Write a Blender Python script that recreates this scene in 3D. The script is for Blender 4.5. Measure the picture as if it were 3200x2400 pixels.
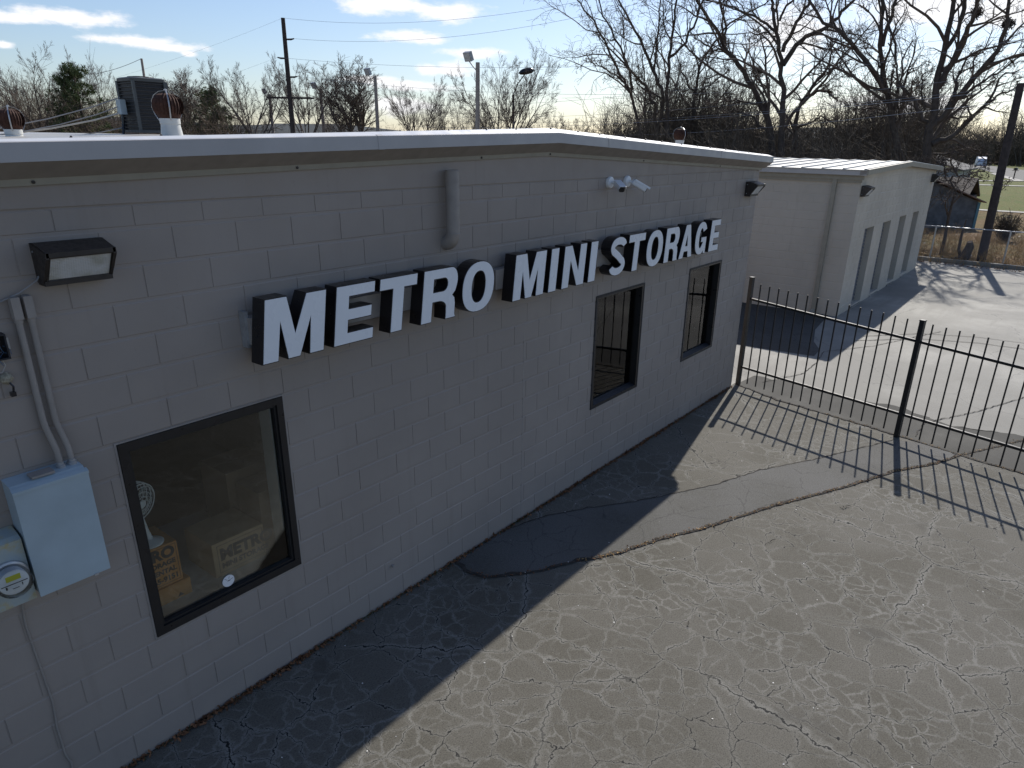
import bpy, math, random
import numpy as np
from mathutils import Vector, Matrix
from mathutils.geometry import tessellate_polygon

for o in list(bpy.data.objects): bpy.data.objects.remove(o)
scene = bpy.context.scene
COL = scene.collection
rad = math.radians

# ------------------------------------------------------------------ camera
F_PX, PITCH, ROLL, YAW = 2183.85, 0.374463613, 0.0170169, 0.913267159
CAM = np.array([-1.4435, -4.2024, 3.961])
OX, OY = 28.08, 98.29
fw = np.array([math.sin(YAW)*math.cos(PITCH), math.cos(YAW)*math.cos(PITCH), -math.sin(PITCH)])
_rt = np.array([math.cos(YAW), -math.sin(YAW), 0.0]); _up = np.cross(_rt, fw)
rt = _rt*math.cos(ROLL)+_up*math.sin(ROLL); up = -_rt*math.sin(ROLL)+_up*math.cos(ROLL)
cd = bpy.data.cameras.new('camera'); cam = bpy.data.objects.new('camera', cd); COL.objects.link(cam)
cam.matrix_world = Matrix(((rt[0], up[0], -fw[0], CAM[0]), (rt[1], up[1], -fw[1], CAM[1]), (rt[2], up[2], -fw[2], CAM[2]), (0, 0, 0, 1)))
cd.sensor_width = 36.0; cd.lens = F_PX/3200*36
cd.shift_x = -OX/3200; cd.shift_y = OY/3200
cd.clip_start = 0.05; cd.clip_end = 6000
scene.camera = cam

# ------------------------------------------------------------------ sky and sun
SUN_EL = rad(40.3); SUN_AZ = math.atan2(0.204, 0.979)      # azimuth from +X towards +Y
sun_dir = Vector((math.cos(SUN_EL)*math.cos(SUN_AZ), math.cos(SUN_EL)*math.sin(SUN_AZ), math.sin(SUN_EL)))
SKY_STRENGTH = 0.105; SUN_STRENGTH = 4.9; EXPOSURE = 0.0
w = bpy.data.worlds.new('World'); scene.world = w; w.use_nodes = True
nt = w.node_tree; N = nt.nodes; L = nt.links; N.clear()
def nd(t, **kw):
    n = N.new(t)
    for k, v in kw.items(): setattr(n, k, v)
    return n
out = nd('ShaderNodeOutputWorld'); bg = nd('ShaderNodeBackground'); bg.inputs['Strength'].default_value = SKY_STRENGTH
sky = nd('ShaderNodeTexSky', sky_type='NISHITA', sun_disc=False, sun_elevation=SUN_EL, sun_rotation=math.pi/2-SUN_AZ)
sky.altitude = 150; sky.air_density = 1.0; sky.dust_density = 0.8; sky.ozone_density = 1.0
tc = nd('ShaderNodeTexCoord')
sep = nd('ShaderNodeSeparateXYZ'); L.new(tc.outputs['Generated'], sep.inputs[0])
az = nd('ShaderNodeMath', operation='ARCTAN2'); L.new(sep.outputs['Y'], az.inputs[0]); L.new(sep.outputs['X'], az.inputs[1])
el = nd('ShaderNodeMath', operation='ARCSINE'); L.new(sep.outputs['Z'], el.inputs[0])
ae = nd('ShaderNodeCombineXYZ'); L.new(az.outputs[0], ae.inputs[0]); L.new(el.outputs[0], ae.inputs[1])
# cloud noise stretched sideways, used to fray every cloud
mpn = nd('ShaderNodeVectorMath', operation='MULTIPLY'); mpn.inputs[1].default_value = (1.0, 2.6, 1.0); L.new(ae.outputs[0], mpn.inputs[0])
nz = nd('ShaderNodeTexNoise'); nz.inputs['Scale'].default_value = 26; nz.inputs['Detail'].default_value = 7; nz.inputs['Roughness'].default_value = 0.62
L.new(mpn.outputs[0], nz.inputs['Vector'])
nzs = nd('ShaderNodeMath', operation='MULTIPLY_ADD'); nzs.inputs[1].default_value = 2.3; nzs.inputs[2].default_value = -1.15; L.new(nz.outputs['Fac'], nzs.inputs[0])
CLOUDS = [(1.1863,.1179,.0592,.0095),(1.225,.1130,.040,.006),(1.1152,.0983,.0505,.0062),(1.085,.0945,.035,.005),(1.0665,.0888,.0097,.0038),(1.2460,.0860,.0100,.0038),
 (.8356,.1519,.0666,.0117),(.7613,.1467,.0519,.0115),(.8020,.1177,.0561,.0075),(.7258,.1030,.0449,.0068),(.7852,.0823,.0191,.0072),
 (.7506,.0843,.0266,.0098),(.8602,.0686,.0361,.0060),(.8001,.0628,.0616,.0062),(.3370,.1240,.0500,.0305),(.1945,.1425,.0909,.0169),
 (.1181,.1380,.0427,.0207),(.1912,.0453,.0795,.0136),(.8215,.0398,.0494,.0113),(.95,.30,.2,.04),(2.2,.16,.3,.03),(-.8,.2,.3,.04),(-2.2,.18,.3,.03)]
prev = None
for a0, e0, ra, re in CLOUDS:
    s1 = nd('ShaderNodeVectorMath', operation='SUBTRACT'); L.new(ae.outputs[0], s1.inputs[0]); s1.inputs[1].default_value = (a0, e0, 0)
    s2 = nd('ShaderNodeVectorMath', operation='MULTIPLY'); L.new(s1.outputs[0], s2.inputs[0]); s2.inputs[1].default_value = (1/ra, 1/re, 0)
    s3 = nd('ShaderNodeVectorMath', operation='LENGTH'); L.new(s2.outputs[0], s3.inputs[0])
    if prev is None: prev = s3.outputs['Value']
    else:
        s4 = nd('ShaderNodeMath', operation='SMOOTH_MIN'); s4.inputs[2].default_value = 0.25
        L.new(prev, s4.inputs[0]); L.new(s3.outputs['Value'], s4.inputs[1]); prev = s4.outputs[0]
ad = nd('ShaderNodeMath', operation='ADD'); L.new(prev, ad.inputs[0]); L.new(nzs.outputs[0], ad.inputs[1])
mr = nd('ShaderNodeMapRange', interpolation_type='SMOOTHSTEP'); mr.inputs['From Min'].default_value = 1.25; mr.inputs['From Max'].default_value = 0.35
L.new(ad.outputs[0], mr.inputs['Value'])
cm = nd('ShaderNodeMath', operation='MULTIPLY'); cm.inputs[1].default_value = 0.93; L.new(mr.outputs[0], cm.inputs[0])
mixc = nd('ShaderNodeMix', data_type='RGBA'); L.new(cm.outputs[0], mixc.inputs['Factor']); tint = nd('ShaderNodeMix', data_type='RGBA', blend_type='MULTIPLY'); tint.inputs['Factor'].default_value = 1.0; tint.inputs['B'].default_value = (0.95, 1.02, 1.17, 1); L.new(sky.outputs[0], tint.inputs['A']); L.new(tint.outputs['Result'], mixc.inputs['A']); mixc.inputs['B'].default_value = (10.5, 10.4, 10.6, 1)
L.new(mixc.outputs['Result'], bg.inputs['Color']); L.new(bg.outputs[0], out.inputs['Surface'])

sl = bpy.data.lights.new('sun', 'SUN'); sl.energy = SUN_STRENGTH; sl.angle = rad(0.53); sl.color = (1.0, 0.95, 0.87)
so = bpy.data.objects.new('sun', sl); COL.objects.link(so); so.rotation_euler = (-sun_dir).to_track_quat('-Z', 'Y').to_euler(); so.location = (20, 0, 30)
vs = scene.view_settings; vs.view_transform = 'Standard'; vs.look = 'None'; vs.gamma = 1.0; vs.use_curve_mapping = False; vs.exposure = EXPOSURE
scene.cycles.max_bounces = 6; scene.cycles.diffuse_bounces = 3; scene.cycles.glossy_bounces = 3; scene.cycles.transparent_max_bounces = 8

# ------------------------------------------------------------------ helpers
rng = random.Random(7)
def sight(u, v, d):
    """a point seen in direction (u, v), d metres away on the map"""
    q = fw+rt*(u-OX-1600)/F_PX-up*(v-OY-1200)/F_PX
    return CAM+q/math.hypot(q[0], q[1])*d

class MB:
    def __init__(s): s.v = []; s.f = []
    def quad(s, a, b, c, d):
        n = len(s.v); s.v += [tuple(a), tuple(b), tuple(c), tuple(d)]; s.f.append((n, n+1, n+2, n+3)); return s
    def box(s, x0, x1, y0, y1, z0, z1):
        n = len(s.v)
        s.v += [(x0,y0,z0),(x1,y0,z0),(x1,y1,z0),(x0,y1,z0),(x0,y0,z1),(x1,y0,z1),(x1,y1,z1),(x0,y1,z1)]
        s.f += [tuple(n+i for i in q) for q in ((0,3,2,1),(4,5,6,7),(0,1,5,4),(1,2,6,5),(2,3,7,6),(3,0,4,7))]
        return s
    def obox(s, c, ux, uy, uz, hx, hy, hz):
        """oriented box: centre, three unit axes, half sizes"""
        c = Vector(c); ux = Vector(ux)*hx; uy = Vector(uy)*hy; uz = Vector(uz)*hz; n = len(s.v)
        for sx, sy, sz in ((-1,-1,-1),(1,-1,-1),(1,1,-1),(-1,1,-1),(-1,-1,1),(1,-1,1),(1,1,1),(-1,1,1)):
            s.v.append(tuple(c+ux*sx+uy*sy+uz*sz))
        s.f += [tuple(n+i for i in q) for q in ((0,3,2,1),(4,5,6,7),(0,1,5,4),(1,2,6,5),(2,3,7,6),(3,0,4,7))]
        return s
    def loft(s, rings, close=True, caps=True):
        n = len(s.v); k = len(rings[0])
        for r in rings: s.v += [tuple(p) for p in r]
        for i in range(len(rings)-1):
            for j in range(k if close else k-1):
                a = n+i*k+j; b = n+i*k+(j+1) % k
                s.f.append((a, b, b+k, a+k))
        if caps and close:
            s.f.append(tuple(n+j for j in range(k-1, -1, -1))); m = n+(len(rings)-1)*k; s.f.append(tuple(m+j for j in range(k)))
        return s
    def tube(s, pts, r, k=8, caps=True):
        pts = [Vector(p) for p in pts]; m = len(pts)
        rr = r if isinstance(r, (list, tuple)) else [r]*m
        rings = []; ref = None
        for i, p in enumerate(pts):
            d = (pts[min(i+1, m-1)]-pts[max(i-1, 0)]).normalized()
            if ref is None:
                ref = Vector((0,0,1)) if abs(d.z) < .9 else Vector((1,0,0))
            a = (ref-d*ref.dot(d)); a.normalize(); ref = a; b = d.cross(a)
            rings.append([p+(a*math.cos(2*math.pi*j/k)+b*math.sin(2*math.pi*j/k))*rr[i] for j in range(k)])
        return s.loft(rings, True, caps)
    def lathe(s, prof, c, axis=(0,0,1), k=16, caps=True):
        ax = Vector(axis).normalized(); ref = Vector((1,0,0)) if abs(ax.x) < .9 else Vector((0,1,0))
        a = (ref-ax*ref.dot(ax)).normalized(); b = ax.cross(a); c = Vector(c)
        return s.loft([[c+ax*h+(a*math.cos(2*math.pi*j/k)+b*math.sin(2*math.pi*j/k))*max(r, 1e-4) for j in range(k)] for r, h in prof], True, caps)
    def ring(s, c, axis, R, r, k=32, j=6):
        ax = Vector(axis).normalized(); ref = Vector((1,0,0)) if abs(ax.x) < .9 else Vector((0,1,0))
        a = (ref-ax*ref.dot(ax)).normalized(); b = ax.cross(a); c = Vector(c); rings = []
        for i in range(k+1):
            t = 2*math.pi*i/k; o = a*math.cos(t)+b*math.sin(t)
            rings.append([c+o*(R+r*math.cos(2*math.pi*m/j))+ax*r*math.sin(2*math.pi*m/j) for m in range(j)])
        return s.loft(rings, True, False)
    def poly(s, loops, y0, y1, sides=True, front=True, back=True):
        """outline loops of (x, z) points extruded from y0 (front) to y1"""
        tri = tessellate_polygon([[Vector((x, z, 0)) for x, z in lp] for lp in loops])
        flat = [p for lp in loops for p in lp]; n = len(s.v); m = len(flat)
        s.v += [(x, y0, z) for x, z in flat]+[(x, y1, z) for x, z in flat]
        for t in tri:
            a, b, c = (flat[i] for i in t)
            if (b[0]-a[0])*(c[1]-a[1])-(b[1]-a[1])*(c[0]-a[0]) < 0: t = (t[0], t[2], t[1])
            if front: s.f.append(tuple(n+i for i in t))
            if back: s.f.append(tuple(n+m+i for i in (t[0], t[2], t[1])))
        if sides:
            st = 0
            for lp in loops:
                k = len(lp)
                for j in range(k):
                    a = n+st+j; b = n+st+(j+1) % k
                    s.f.append((a, a+m, b+m, b))
                st += k
        return s
    def mesh(s, name):
        me = bpy.data.meshes.new(name); me.from_pydata(s.v, [], s.f); me.update(); return me

WL = {}
def wloc(o):
    p = Vector((0,0,0))
    while o is not None: p += o.location; o = o.parent
    return p
def place(o, parent):
    COL.objects.link(o)
    if parent is not None:
        o.parent = parent; o.location = o.location-wloc(parent)
def part(name, mb, mat, parent=None, smooth=False, loc=None):
    me = mb if isinstance(mb, bpy.types.Mesh) else mb.mesh(name)
    if mat is not None and not me.materials: me.materials.append(mat)
    if smooth:
        me.shade_smooth()
        try: me.set_sharp_from_angle(angle=rad(40))
        except Exception: pass
    o = bpy.data.objects.new(name, me)
    if loc is not None: o.location = loc
    place(o, parent); return o
def tag(o, label, cat, group=None):
    o['label'] = label; o['category'] = cat
    if group: o['group'] = group
    return o
def thing(name, loc, label, cat, group=None):
    o = bpy.data.objects.new(name, None); o.empty_display_size = .2; o.location = loc; COL.objects.link(o)
    return tag(o, label, cat, group)
def struct(name, mb, mat, smooth=False):
    o = part(name, mb, mat, None, smooth); o['kind'] = 'structure'; return o
def stuff(o): o['kind'] = 'stuff'; return o

# ------------------------------------------------------------------ materials
class Mat:
    def __init__(s, name, color=(.5,.5,.5), rough=.6, metal=0.0, spec=.5):
        s.m = bpy.data.materials.new(name); s.m.use_nodes = True; s.t = s.m.node_tree; s.n = s.t.nodes
        s.b = s.n['Principled BSDF']; s.set('Base Color', (*color, 1)); s.set('Roughness', rough); s.set('Metallic', metal); s.set('Specular IOR Level', spec)
        s._c = None
    def set(s, k, v): s.b.inputs[k].default_value = v
    def node(s, t, **kw):
        n = s.n.new(t)
        for k, v in kw.items(): setattr(n, k, v)
        return n
    def link(s, a, b): s.t.links.new(a, b)
    def co(s):
        if s._c is None: s._c = s.node('ShaderNodeNewGeometry').outputs['Position']
        return s._c
    def noise(s, scale, detail=3, rough=.55, vec=None, dist=0.0):
        n = s.node('ShaderNodeTexNoise'); n.inputs['Scale'].default_value = scale; n.inputs['Detail'].default_value = detail
        n.inputs['Roughness'].default_value = rough; n.inputs['Distortion'].default_value = dist
        s.link(vec if vec is not None else s.co(), n.inputs['Vector']); return n.outputs['Fac'], n.outputs['Color']
    def vmul(s, vec, k):
        n = s.node('ShaderNodeVectorMath', operation='MULTIPLY'); s.link(vec, n.inputs[0]); n.inputs[1].default_value = k; return n.outputs[0]
    def ramp(s, fac, stops):
        r = s.node('ShaderNodeValToRGB'); e = r.color_ramp.elements
        while len(e) < len(stops): e.new(.5)
        for i, (p, c) in enumerate(stops):
            e[i].position = p; e[i].color = (*c, 1) if len(c) == 3 else c
        s.link(fac, r.inputs[0]); return r.outputs[0]
    def rng(s, fac, a, b, c=0.0, d=1.0, smooth=True):
        m = s.node('ShaderNodeMapRange', interpolation_type='SMOOTHSTEP' if smooth else 'LINEAR')
        for k, v in zip(('From Min', 'From Max', 'To Min', 'To Max'), (a, b, c, d)): m.inputs[k].default_value = v
        s.link(fac, m.inputs['Value']); return m.outputs[0]
    def mix(s, fac, a, b, mode='MIX'):
        m = s.node('ShaderNodeMix', data_type='RGBA', blend_type=mode)
        for sock, v in (('Factor', fac), ('A', a), ('B', b)):
            if isinstance(v, (int, float)): m.inputs[sock].default_value = v
            elif isinstance(v, tuple): m.inputs[sock].default_value = (*v, 1) if len(v) == 3 else v
            else: s.link(v, m.inputs[sock])
        return m.outputs['Result']
    def math(s, op, a, b=0.0):
        m = s.node('ShaderNodeMath', operation=op)
        for i, v in enumerate((a, b)):
            if isinstance(v, (int, float)): m.inputs[i].default_value = v
            else: s.link(v, m.inputs[i])
        return m.outputs[0]
    def color(s, sock): s.link(sock, s.b.inputs['Base Color']); return s
    def rough(s, sock): s.link(sock, s.b.inputs['Roughness']); return s
    def bump(s, h, strength=.3, dist=.01):
        b = s.node('ShaderNodeBump'); b.inputs['Strength'].default_value = strength; b.inputs['Distance'].default_value = dist
        s.link(h, b.inputs['Height']); s.link(b.outputs[0], s.b.inputs['Normal']); return s

M = {}
def simple(key, color, rough=.6, metal=0.0, var=.12, scale=6.0, bump=0.0, bscale=80.0, spec=.5, coord=None):
    m = Mat(key, color, rough, metal, spec)
    f, _ = m.noise(scale, 4)
    d = tuple(c*(1-var) for c in color); h = tuple(min(1, c*(1+var)) for c in color)
    m.color(m.ramp(f, [(.3, d), (.7, h)]))
    m.rough(m.rng(m.noise(scale*2.3, 2)[0], .3, .7, max(.02, rough-.08), min(1, rough+.08)))
    if bump: m.bump(m.noise(bscale, 3)[0], bump, .004)
    M[key] = m.m; return m.m

# painted block wall
def paint(key, c, yellow=.0):
    m = Mat(key, c, .62, 0, .35)
    big, _ = m.noise(.7, 4); mid, _ = m.noise(5, 4); fine, _ = m.noise(140, 3, .7)
    col = m.mix(m.rng(big, .35, .68), tuple(x*.93 for x in c), tuple(x*1.06 for x in c))
    col = m.mix(m.rng(mid, .45, .75, 0, .35), col, (c[0]*1.07, c[1]*1.05, c[2]*1.0))
    col = m.mix(m.rng(m.noise(22, 5, .7)[0], .62, .72, 0, .22), col, (c[0]*.62, c[1]*.62, c[2]*.62))
    st = m.noise(1.3, 4, .6, m.vmul(m.co(), (6, 6, .55)))[0]
    col = m.mix(m.rng(st, .56, .74, 0, .16), col, (c[0]*.6, c[1]*.58, c[2]*.55))
    m.color(col); m.rough(m.rng(mid, .3, .7, .5, .72))
    h = m.math('ADD', m.math('MULTIPLY', fine, .5), m.math('MULTIPLY', m.noise(38, 3)[0], .6)); m.bump(h, .32, .003)
    M[key] = m.m
WALLC = (.322, .280, .248)
paint('wall_paint', WALLC); paint('wall_paint_two', (.50, .445, .37))

# cracked asphalt
def asphalt(key, base, halo_c, cell=2.7, halo_w=.085, crackmix=1.0, halo_amt=.8):
    m = Mat(key, base, .82, 0, .3)
    xy = m.vmul(m.co(), (1, 1, 0))
    _, nc = m.noise(2.2, 4, .6, xy)
    off = m.node('ShaderNodeVectorMath', operation='SUBTRACT'); m.link(nc, off.inputs[0]); off.inputs[1].default_value = (.5, .5, .5)
    sc = m.vmul(off.outputs[0], (.30, .30, 0))
    _, nc2 = m.noise(14, 3, .6, xy)
    off2 = m.node('ShaderNodeVectorMath', operation='SUBTRACT'); m.link(nc2, off2.inputs[0]); off2.inputs[1].default_value = (.5, .5, .5)
    sc2 = m.vmul(off2.outputs[0], (.075, .075, 0))
    a1 = m.node('ShaderNodeVectorMath', operation='ADD'); m.link(xy, a1.inputs[0]); m.link(sc, a1.inputs[1])
    a2 = m.node('ShaderNodeVectorMath', operation='ADD'); m.link(a1.outputs[0], a2.inputs[0]); m.link(sc2, a2.inputs[1])
    def vor(scale, vec):
        v = m.node('ShaderNodeTexVoronoi', voronoi_dimensions='2D', feature='DISTANCE_TO_EDGE'); v.inputs['Scale'].default_value = scale
        m.link(vec, v.inputs['Vector']); return v.outputs['Distance']
    d1 = vor(cell, a2.outputs[0]); d2 = vor(cell*2.1, a2.outputs[0])
    area = m.rng(m.noise(.55, 3, .5, xy)[0], .38, .62); area2 = m.rng(m.noise(.9, 3, .5, m.vmul(m.co(), (1.7, .8, 0)))[0], .44, .6)
    thin = m.rng(m.noise(5.5, 3, .6, xy)[0], .36, .62)
    fz_ = m.math('MULTIPLY', m.math('SUBTRACT', m.noise(60, 4, .75, xy)[0], .5), .10)
    halo = m.math('MULTIPLY', m.rng(m.math('ADD', d1, fz_), halo_w, 0.0), m.math('MULTIPLY_ADD', area, .6) if False else m.math('ADD', m.math('MULTIPLY', area, .5), .5))
    halo = m.math('MULTIPLY', halo, m.math('ADD', m.math('MULTIPLY', thin, .5), .5))
    halo2 = m.math('MULTIPLY', m.rng(d2, halo_w*1.1, 0.0), m.math('MULTIPLY', area2, .75))
    hl = m.math('MINIMUM', m.math('MAXIMUM', halo, halo2), 1.0)
    gaps = m.rng(m.noise(3.1, 3, .6, m.vmul(m.co(), (1, 1.3, 0)))[0], .38, .52)
    ck = m.math('MULTIPLY', m.rng(d1, .016, .005), gaps)
    ck2 = m.math('MULTIPLY', m.math('MULTIPLY', m.rng(d2, .02, .007), area2), m.math('SUBTRACT', 1.0, gaps))
    ck = m.math('MULTIPLY', m.math('MAXIMUM', ck, ck2), crackmix)
    dl_ = vor(.62, a2.outputs[0]); lm = m.rng(m.noise(.4, 2, .5, m.vmul(m.co(), (1, 1.6, 0)))[0], .42, .55)
    hl = m.math('MAXIMUM', hl, m.math('MULTIPLY', m.rng(m.math('ADD', dl_, m.math('MULTIPLY', fz_, .35)), .034, 0.0), lm)); ck = m.math('MAXIMUM', ck, m.math('MULTIPLY', m.math('MULTIPLY', m.rng(dl_, .0050, .0018), lm), crackmix))
    quiet = m.rng(m.noise(.33, 3, .55, m.vmul(m.co(), (1, 1, 0)))[0], .36, .60, .35, 1.0); hl = m.math('MULTIPLY', hl, quiet)
    grit, _ = m.noise(85, 3, .8, xy); med, _ = m.noise(24, 4, .65, xy); big, _ = m.noise(.8, 4, .55, xy)
    c0 = m.mix(m.rng(big, .35, .65), (base[0]*.86, base[1]*.84, base[2]*.76), (base[0]*1.16, base[1]*1.15, base[2]*1.12))
    c0 = m.mix(m.rng(med, .35, .72, 0, .45), c0, tuple(x*1.3 for x in base))
    c0 = m.mix(m.math('MULTIPLY', hl, halo_amt), c0, halo_c)
    c0 = m.mix(m.rng(grit, .32, .5, .8, 0.0), c0, tuple(x*.38 for x in base))
    c0 = m.mix(m.rng(grit, .56, .7, 0, .6), c0, tuple(min(1, x*1.9) for x in base))
    oil = m.rng(m.noise(1.15, 4, .6, m.vmul(m.co(), (1.1, .9, 0)))[0], .62, .74, 0, .45); c0 = m.mix(oil, c0, tuple(x*.55 for x in base))
    spots = m.rng(m.noise(7, 3, .7, xy)[0], .68, .74, 0, .5); c0 = m.mix(spots, c0, tuple(x*.5 for x in base))
    c0 = m.mix(ck, c0, (.012, .012, .012))
    m.color(c0)
    h = m.math('ADD', m.math('MULTIPLY', grit, .5), m.math('MULTIPLY', med, .35))
    m.bump(h, .8, .008); M[key] = m.m
asphalt('asphalt', (.104, .098, .085), (.225, .219, .198), 3.2, .100, 1.0, 1.0)
asphalt('asphalt_patch', (.096, .095, .093), (.11, .11, .105), 1.5, .03, .35, .3)
asphalt('asphalt_dark', (.055, .054, .053), (.075, .075, .072), 1.3, .03, .8, .5)

def concrete(key, base, rough=.74):
    m = Mat(key, base, rough, 0, .34); xy = m.vmul(m.co(), (1, 1, 0))
    big, _ = m.noise(.28, 5, .6, xy); med, _ = m.noise(2.4, 5, .65, xy); fine, _ = m.noise(55, 3, .7, xy)
    c = m.mix(m.rng(big, .32, .68), tuple(x*.60 for x in base), tuple(x*1.15 for x in base))
    c = m.mix(m.rng(med, .4, .75, 0, .5), c, tuple(x*.72 for x in base))
    c = m.mix(m.rng(m.noise(.26, 5, .65, xy)[0], .40, .62, 0, .9), c, tuple(x*.55 for x in base))
    st, _ = m.noise(1.1, 4, .6, m.vmul(m.co(), (.25, 2.2, 0))); c = m.mix(m.rng(st, .48, .68, 0, .65), c, tuple(x*.62 for x in base))
    c = m.mix(m.rng(fine, .3, .5, .3, 0), c, tuple(x*.5 for x in base))
    _, nc = m.noise(1.6, 5, .6, xy); off = m.node('ShaderNodeVectorMath', operation='ADD'); m.link(xy, off.inputs[0]); m.link(m.vmul(nc, (.7, .7, 0)), off.inputs[1])
    v = m.node('ShaderNodeTexVoronoi', voronoi_dimensions='2D', feature='DISTANCE_TO_EDGE'); v.inputs['Scale'].default_value = .33; m.link(off.outputs[0], v.inputs['Vector'])
    ck = m.math('MULTIPLY', m.rng(v.outputs['Distance'], .006, .002), m.rng(m.noise(.8, 3, .5, xy)[0], .42, .5)); c = m.mix(m.math('MULTIPLY', ck, .45), c, (.08, .08, .08))
    m.color(c); m.bump(m.math('ADD', fine, m.math('MULTIPLY', med, .6)), .35, .006); M[key] = m.m
concrete('concrete', (.315, .303, .272)); concrete('pale_concrete', (.34, .325, .29)); concrete('worn_concrete', (.120, .115, .102), .9)

def ground(key, a, b, c3, sc=1.0):
    m = Mat(key, a, .95, 0, .2)
    n1, _ = m.noise(.16*sc, 5, .6); n2, _ = m.noise(1.7*sc, 5, .7); n3, _ = m.noise(26*sc, 3, .7)
    c = m.mix(m.rng(n1, .4, .6), a, b); c = m.mix(m.rng(n2, .42, .66), c, c3); c = m.mix(m.rng(n3, .35, .6, .5, 0), c, tuple(x*.4 for x in a))
    m.color(c); m.bump(n3, .8, .03); M[key] = m.m
ground('dry_grass', (.155, .098, .045), (.115, .105, .035), (.20, .125, .058)); ground('lawn', (.125, .145, .035), (.10, .135, .03), (.165, .135, .055))
ground('soil', (.075, .058, .04), (.09, .07, .045), (.06, .05, .03))

simple('white_trim', (.62, .63, .65), .38, .0, .06, 3); simple('fascia_paint', (.42, .40, .385), .45, 0, .06, 3)
simple('soffit_paint', (.27, .238, .208), .75, 0, .1, 8); simple('trim_tan', (.30, .272, .215), .6, 0, .08, 6)
simple('white_roof', (.40, .385, .355), .42, .0, .12, 1.2); simple('black_metal', (.011, .011, .012), .5, 0, .2, 9); simple('letter_side', (.010, .008, .009), .35, 0, .2, 4)
simple('bronze', (.020, .019, .020), .35, .2, .2, 6); simple('letter_white', (.80, .82, .84), .30, 0, .03, 3)
simple('lamp_bronze', (.035, .028, .024), .5, .1, .25, 20, .2); simple('conduit_paint', (.305, .272, .245), .55, 0, .1, 9)
simple('cabinet_blue', (.36, .435, .47), .45, 0, .1, 3.5); simple('white_plastic', (.78, .79, .80), .35, 0, .05, 8)
simple('dark_plastic', (.014, .014, .016), .25, 0, .2, 8); simple('galvanized', (.42, .43, .44), .42, .55, .2, 12)
simple('rust', (.058, .024, .015), .9, 0, .4, 14, .5, 60); simple('white_pipe', (.66, .66, .63), .5, 0, .12, 7)
simple('coil_dark', (.018, .019, .024), .55, .2, .3, 30); simple('ac_grey', (.05, .058, .062), .5, 0, .12, 4); simple('ac_slat', (.030, .031, .035), .5, 0, .2, 8)
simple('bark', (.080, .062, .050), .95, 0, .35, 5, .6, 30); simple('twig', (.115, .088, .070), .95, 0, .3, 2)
simple('bark_hazed', (.150, .122, .102), .95, 0, .3, 2); simple('brush', (.125, .090, .062), .95, 0, .45, .6)  # bark of the far trees is paled in its colour to imitate haze and backlight
simple('brush_dark', (.105, .086, .066), .95, 0, .45, .5)
simple('pole_wood', (.050, .038, .034), .9, 0, .35, 6, .5, 40); simple('pole_grey', (.36, .31, .27), .85, 0, .2, 6); simple('wire', (.30, .32, .36), .6)
simple('cardboard', (.44, .30, .165), .8, 0, .08, 6); simple('cardboard_shaded', (.20, .135, .078), .85, 0, .08, 6); simple('cardboard_orange', (.58, .26, .075), .8, 0, .08, 6); simple('box_ink', (.028, .028, .034), .7)  # the second, darker cardboard has shade put into its colour
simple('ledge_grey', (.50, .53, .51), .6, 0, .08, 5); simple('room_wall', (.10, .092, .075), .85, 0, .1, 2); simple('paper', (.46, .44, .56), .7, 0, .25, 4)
simple('roll_door', (.155, .158, .172), .5, 0, .08, 4); simple('shed_board', (.135, .14, .148), .85, 0, .35, 2.5, .3, 20); simple('shed_roof', (.26, .18, .15), .8, 0, .5, 3)
simple('shingle', (.085, .072, .066), .95, 0, .35, 5); simple('house_white', (.40, .42, .47), .8, 0, .12, 1.5); simple('roof_grey', (.13, .125, .12), .9)
simple('truck_white', (.62, .66, .74), .35, 0, .06, 2); simple('truck_blue', (.10, .14, .26), .35); simple('glass_dark', (.012, .014, .018), .08); simple('tyre', (.02, .02, .02), .9)
simple('leaf', (.17, .075, .032), .85, 0, .55, 18); simple('straw', (.38, .25, .11), .9, 0, .4, 30); simple('litter_white', (.72, .71, .68), .7, 0, .1, 20)
simple('moss', (.065, .075, .03), .95, 0, .5, 20); simple('joint_dirt', (.035, .030, .025), .95, 0, .5, 20, .5)
simple('needle', (.095, .120, .042), .85, 0, .4, 1.5); simple('cable_grey', (.30, .29, .285), .6); simple('cable_pale', (.50, .47, .42), .6)
simple('meter_yellow', (.62, .58, .04), .5); simple('foam', (.30, .27, .20), .95, 0, .5, 60, .8, 120); simple('copper_blue', (.10, .18, .30), .5)
simple('teal_trim', (.10, .22, .28), .7); simple('hill_green', (.035, .042, .045), 1.0, 0, .3, .02); simple('seed_clump', (.055, .038, .03), .95)
simple('fan_white', (.86, .86, .83), .45, 0, .08, 10)

# meter housing with faded, rusty enamel
m = Mat('meter_box', (.34, .40, .42), .5); f = m.noise(7, 5, .65)[0]
cc = m.ramp(f, [(.36, (.30, .37, .41)), (.52, (.36, .40, .38)), (.62, (.42, .37, .22)), (.74, (.30, .14, .05))]); m.color(cc); M['meter_box'] = m.m
# lamp lens: prismatic glass
m = Mat('lamp_lens', (.66, .67, .67), .3, 0, .5); wv = m.node('ShaderNodeTexWave', wave_type='BANDS', bands_direction='X'); wv.inputs['Scale'].default_value = 38; m.link(m.co(), wv.inputs['Vector'])
wv2 = m.node('ShaderNodeTexWave', wave_type='BANDS', bands_direction='Z'); wv2.inputs['Scale'].default_value = 38; m.link(m.co(), wv2.inputs['Vector'])
m.bump(m.math('ADD', wv.outputs['Fac'], wv2.outputs['Fac']), .5, .003); m.color(m.ramp(m.noise(9, 3)[0], [(.35, (.46, .46, .42)), (.6, (.62, .63, .64))])); M['lamp_lens'] = m.m
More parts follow.
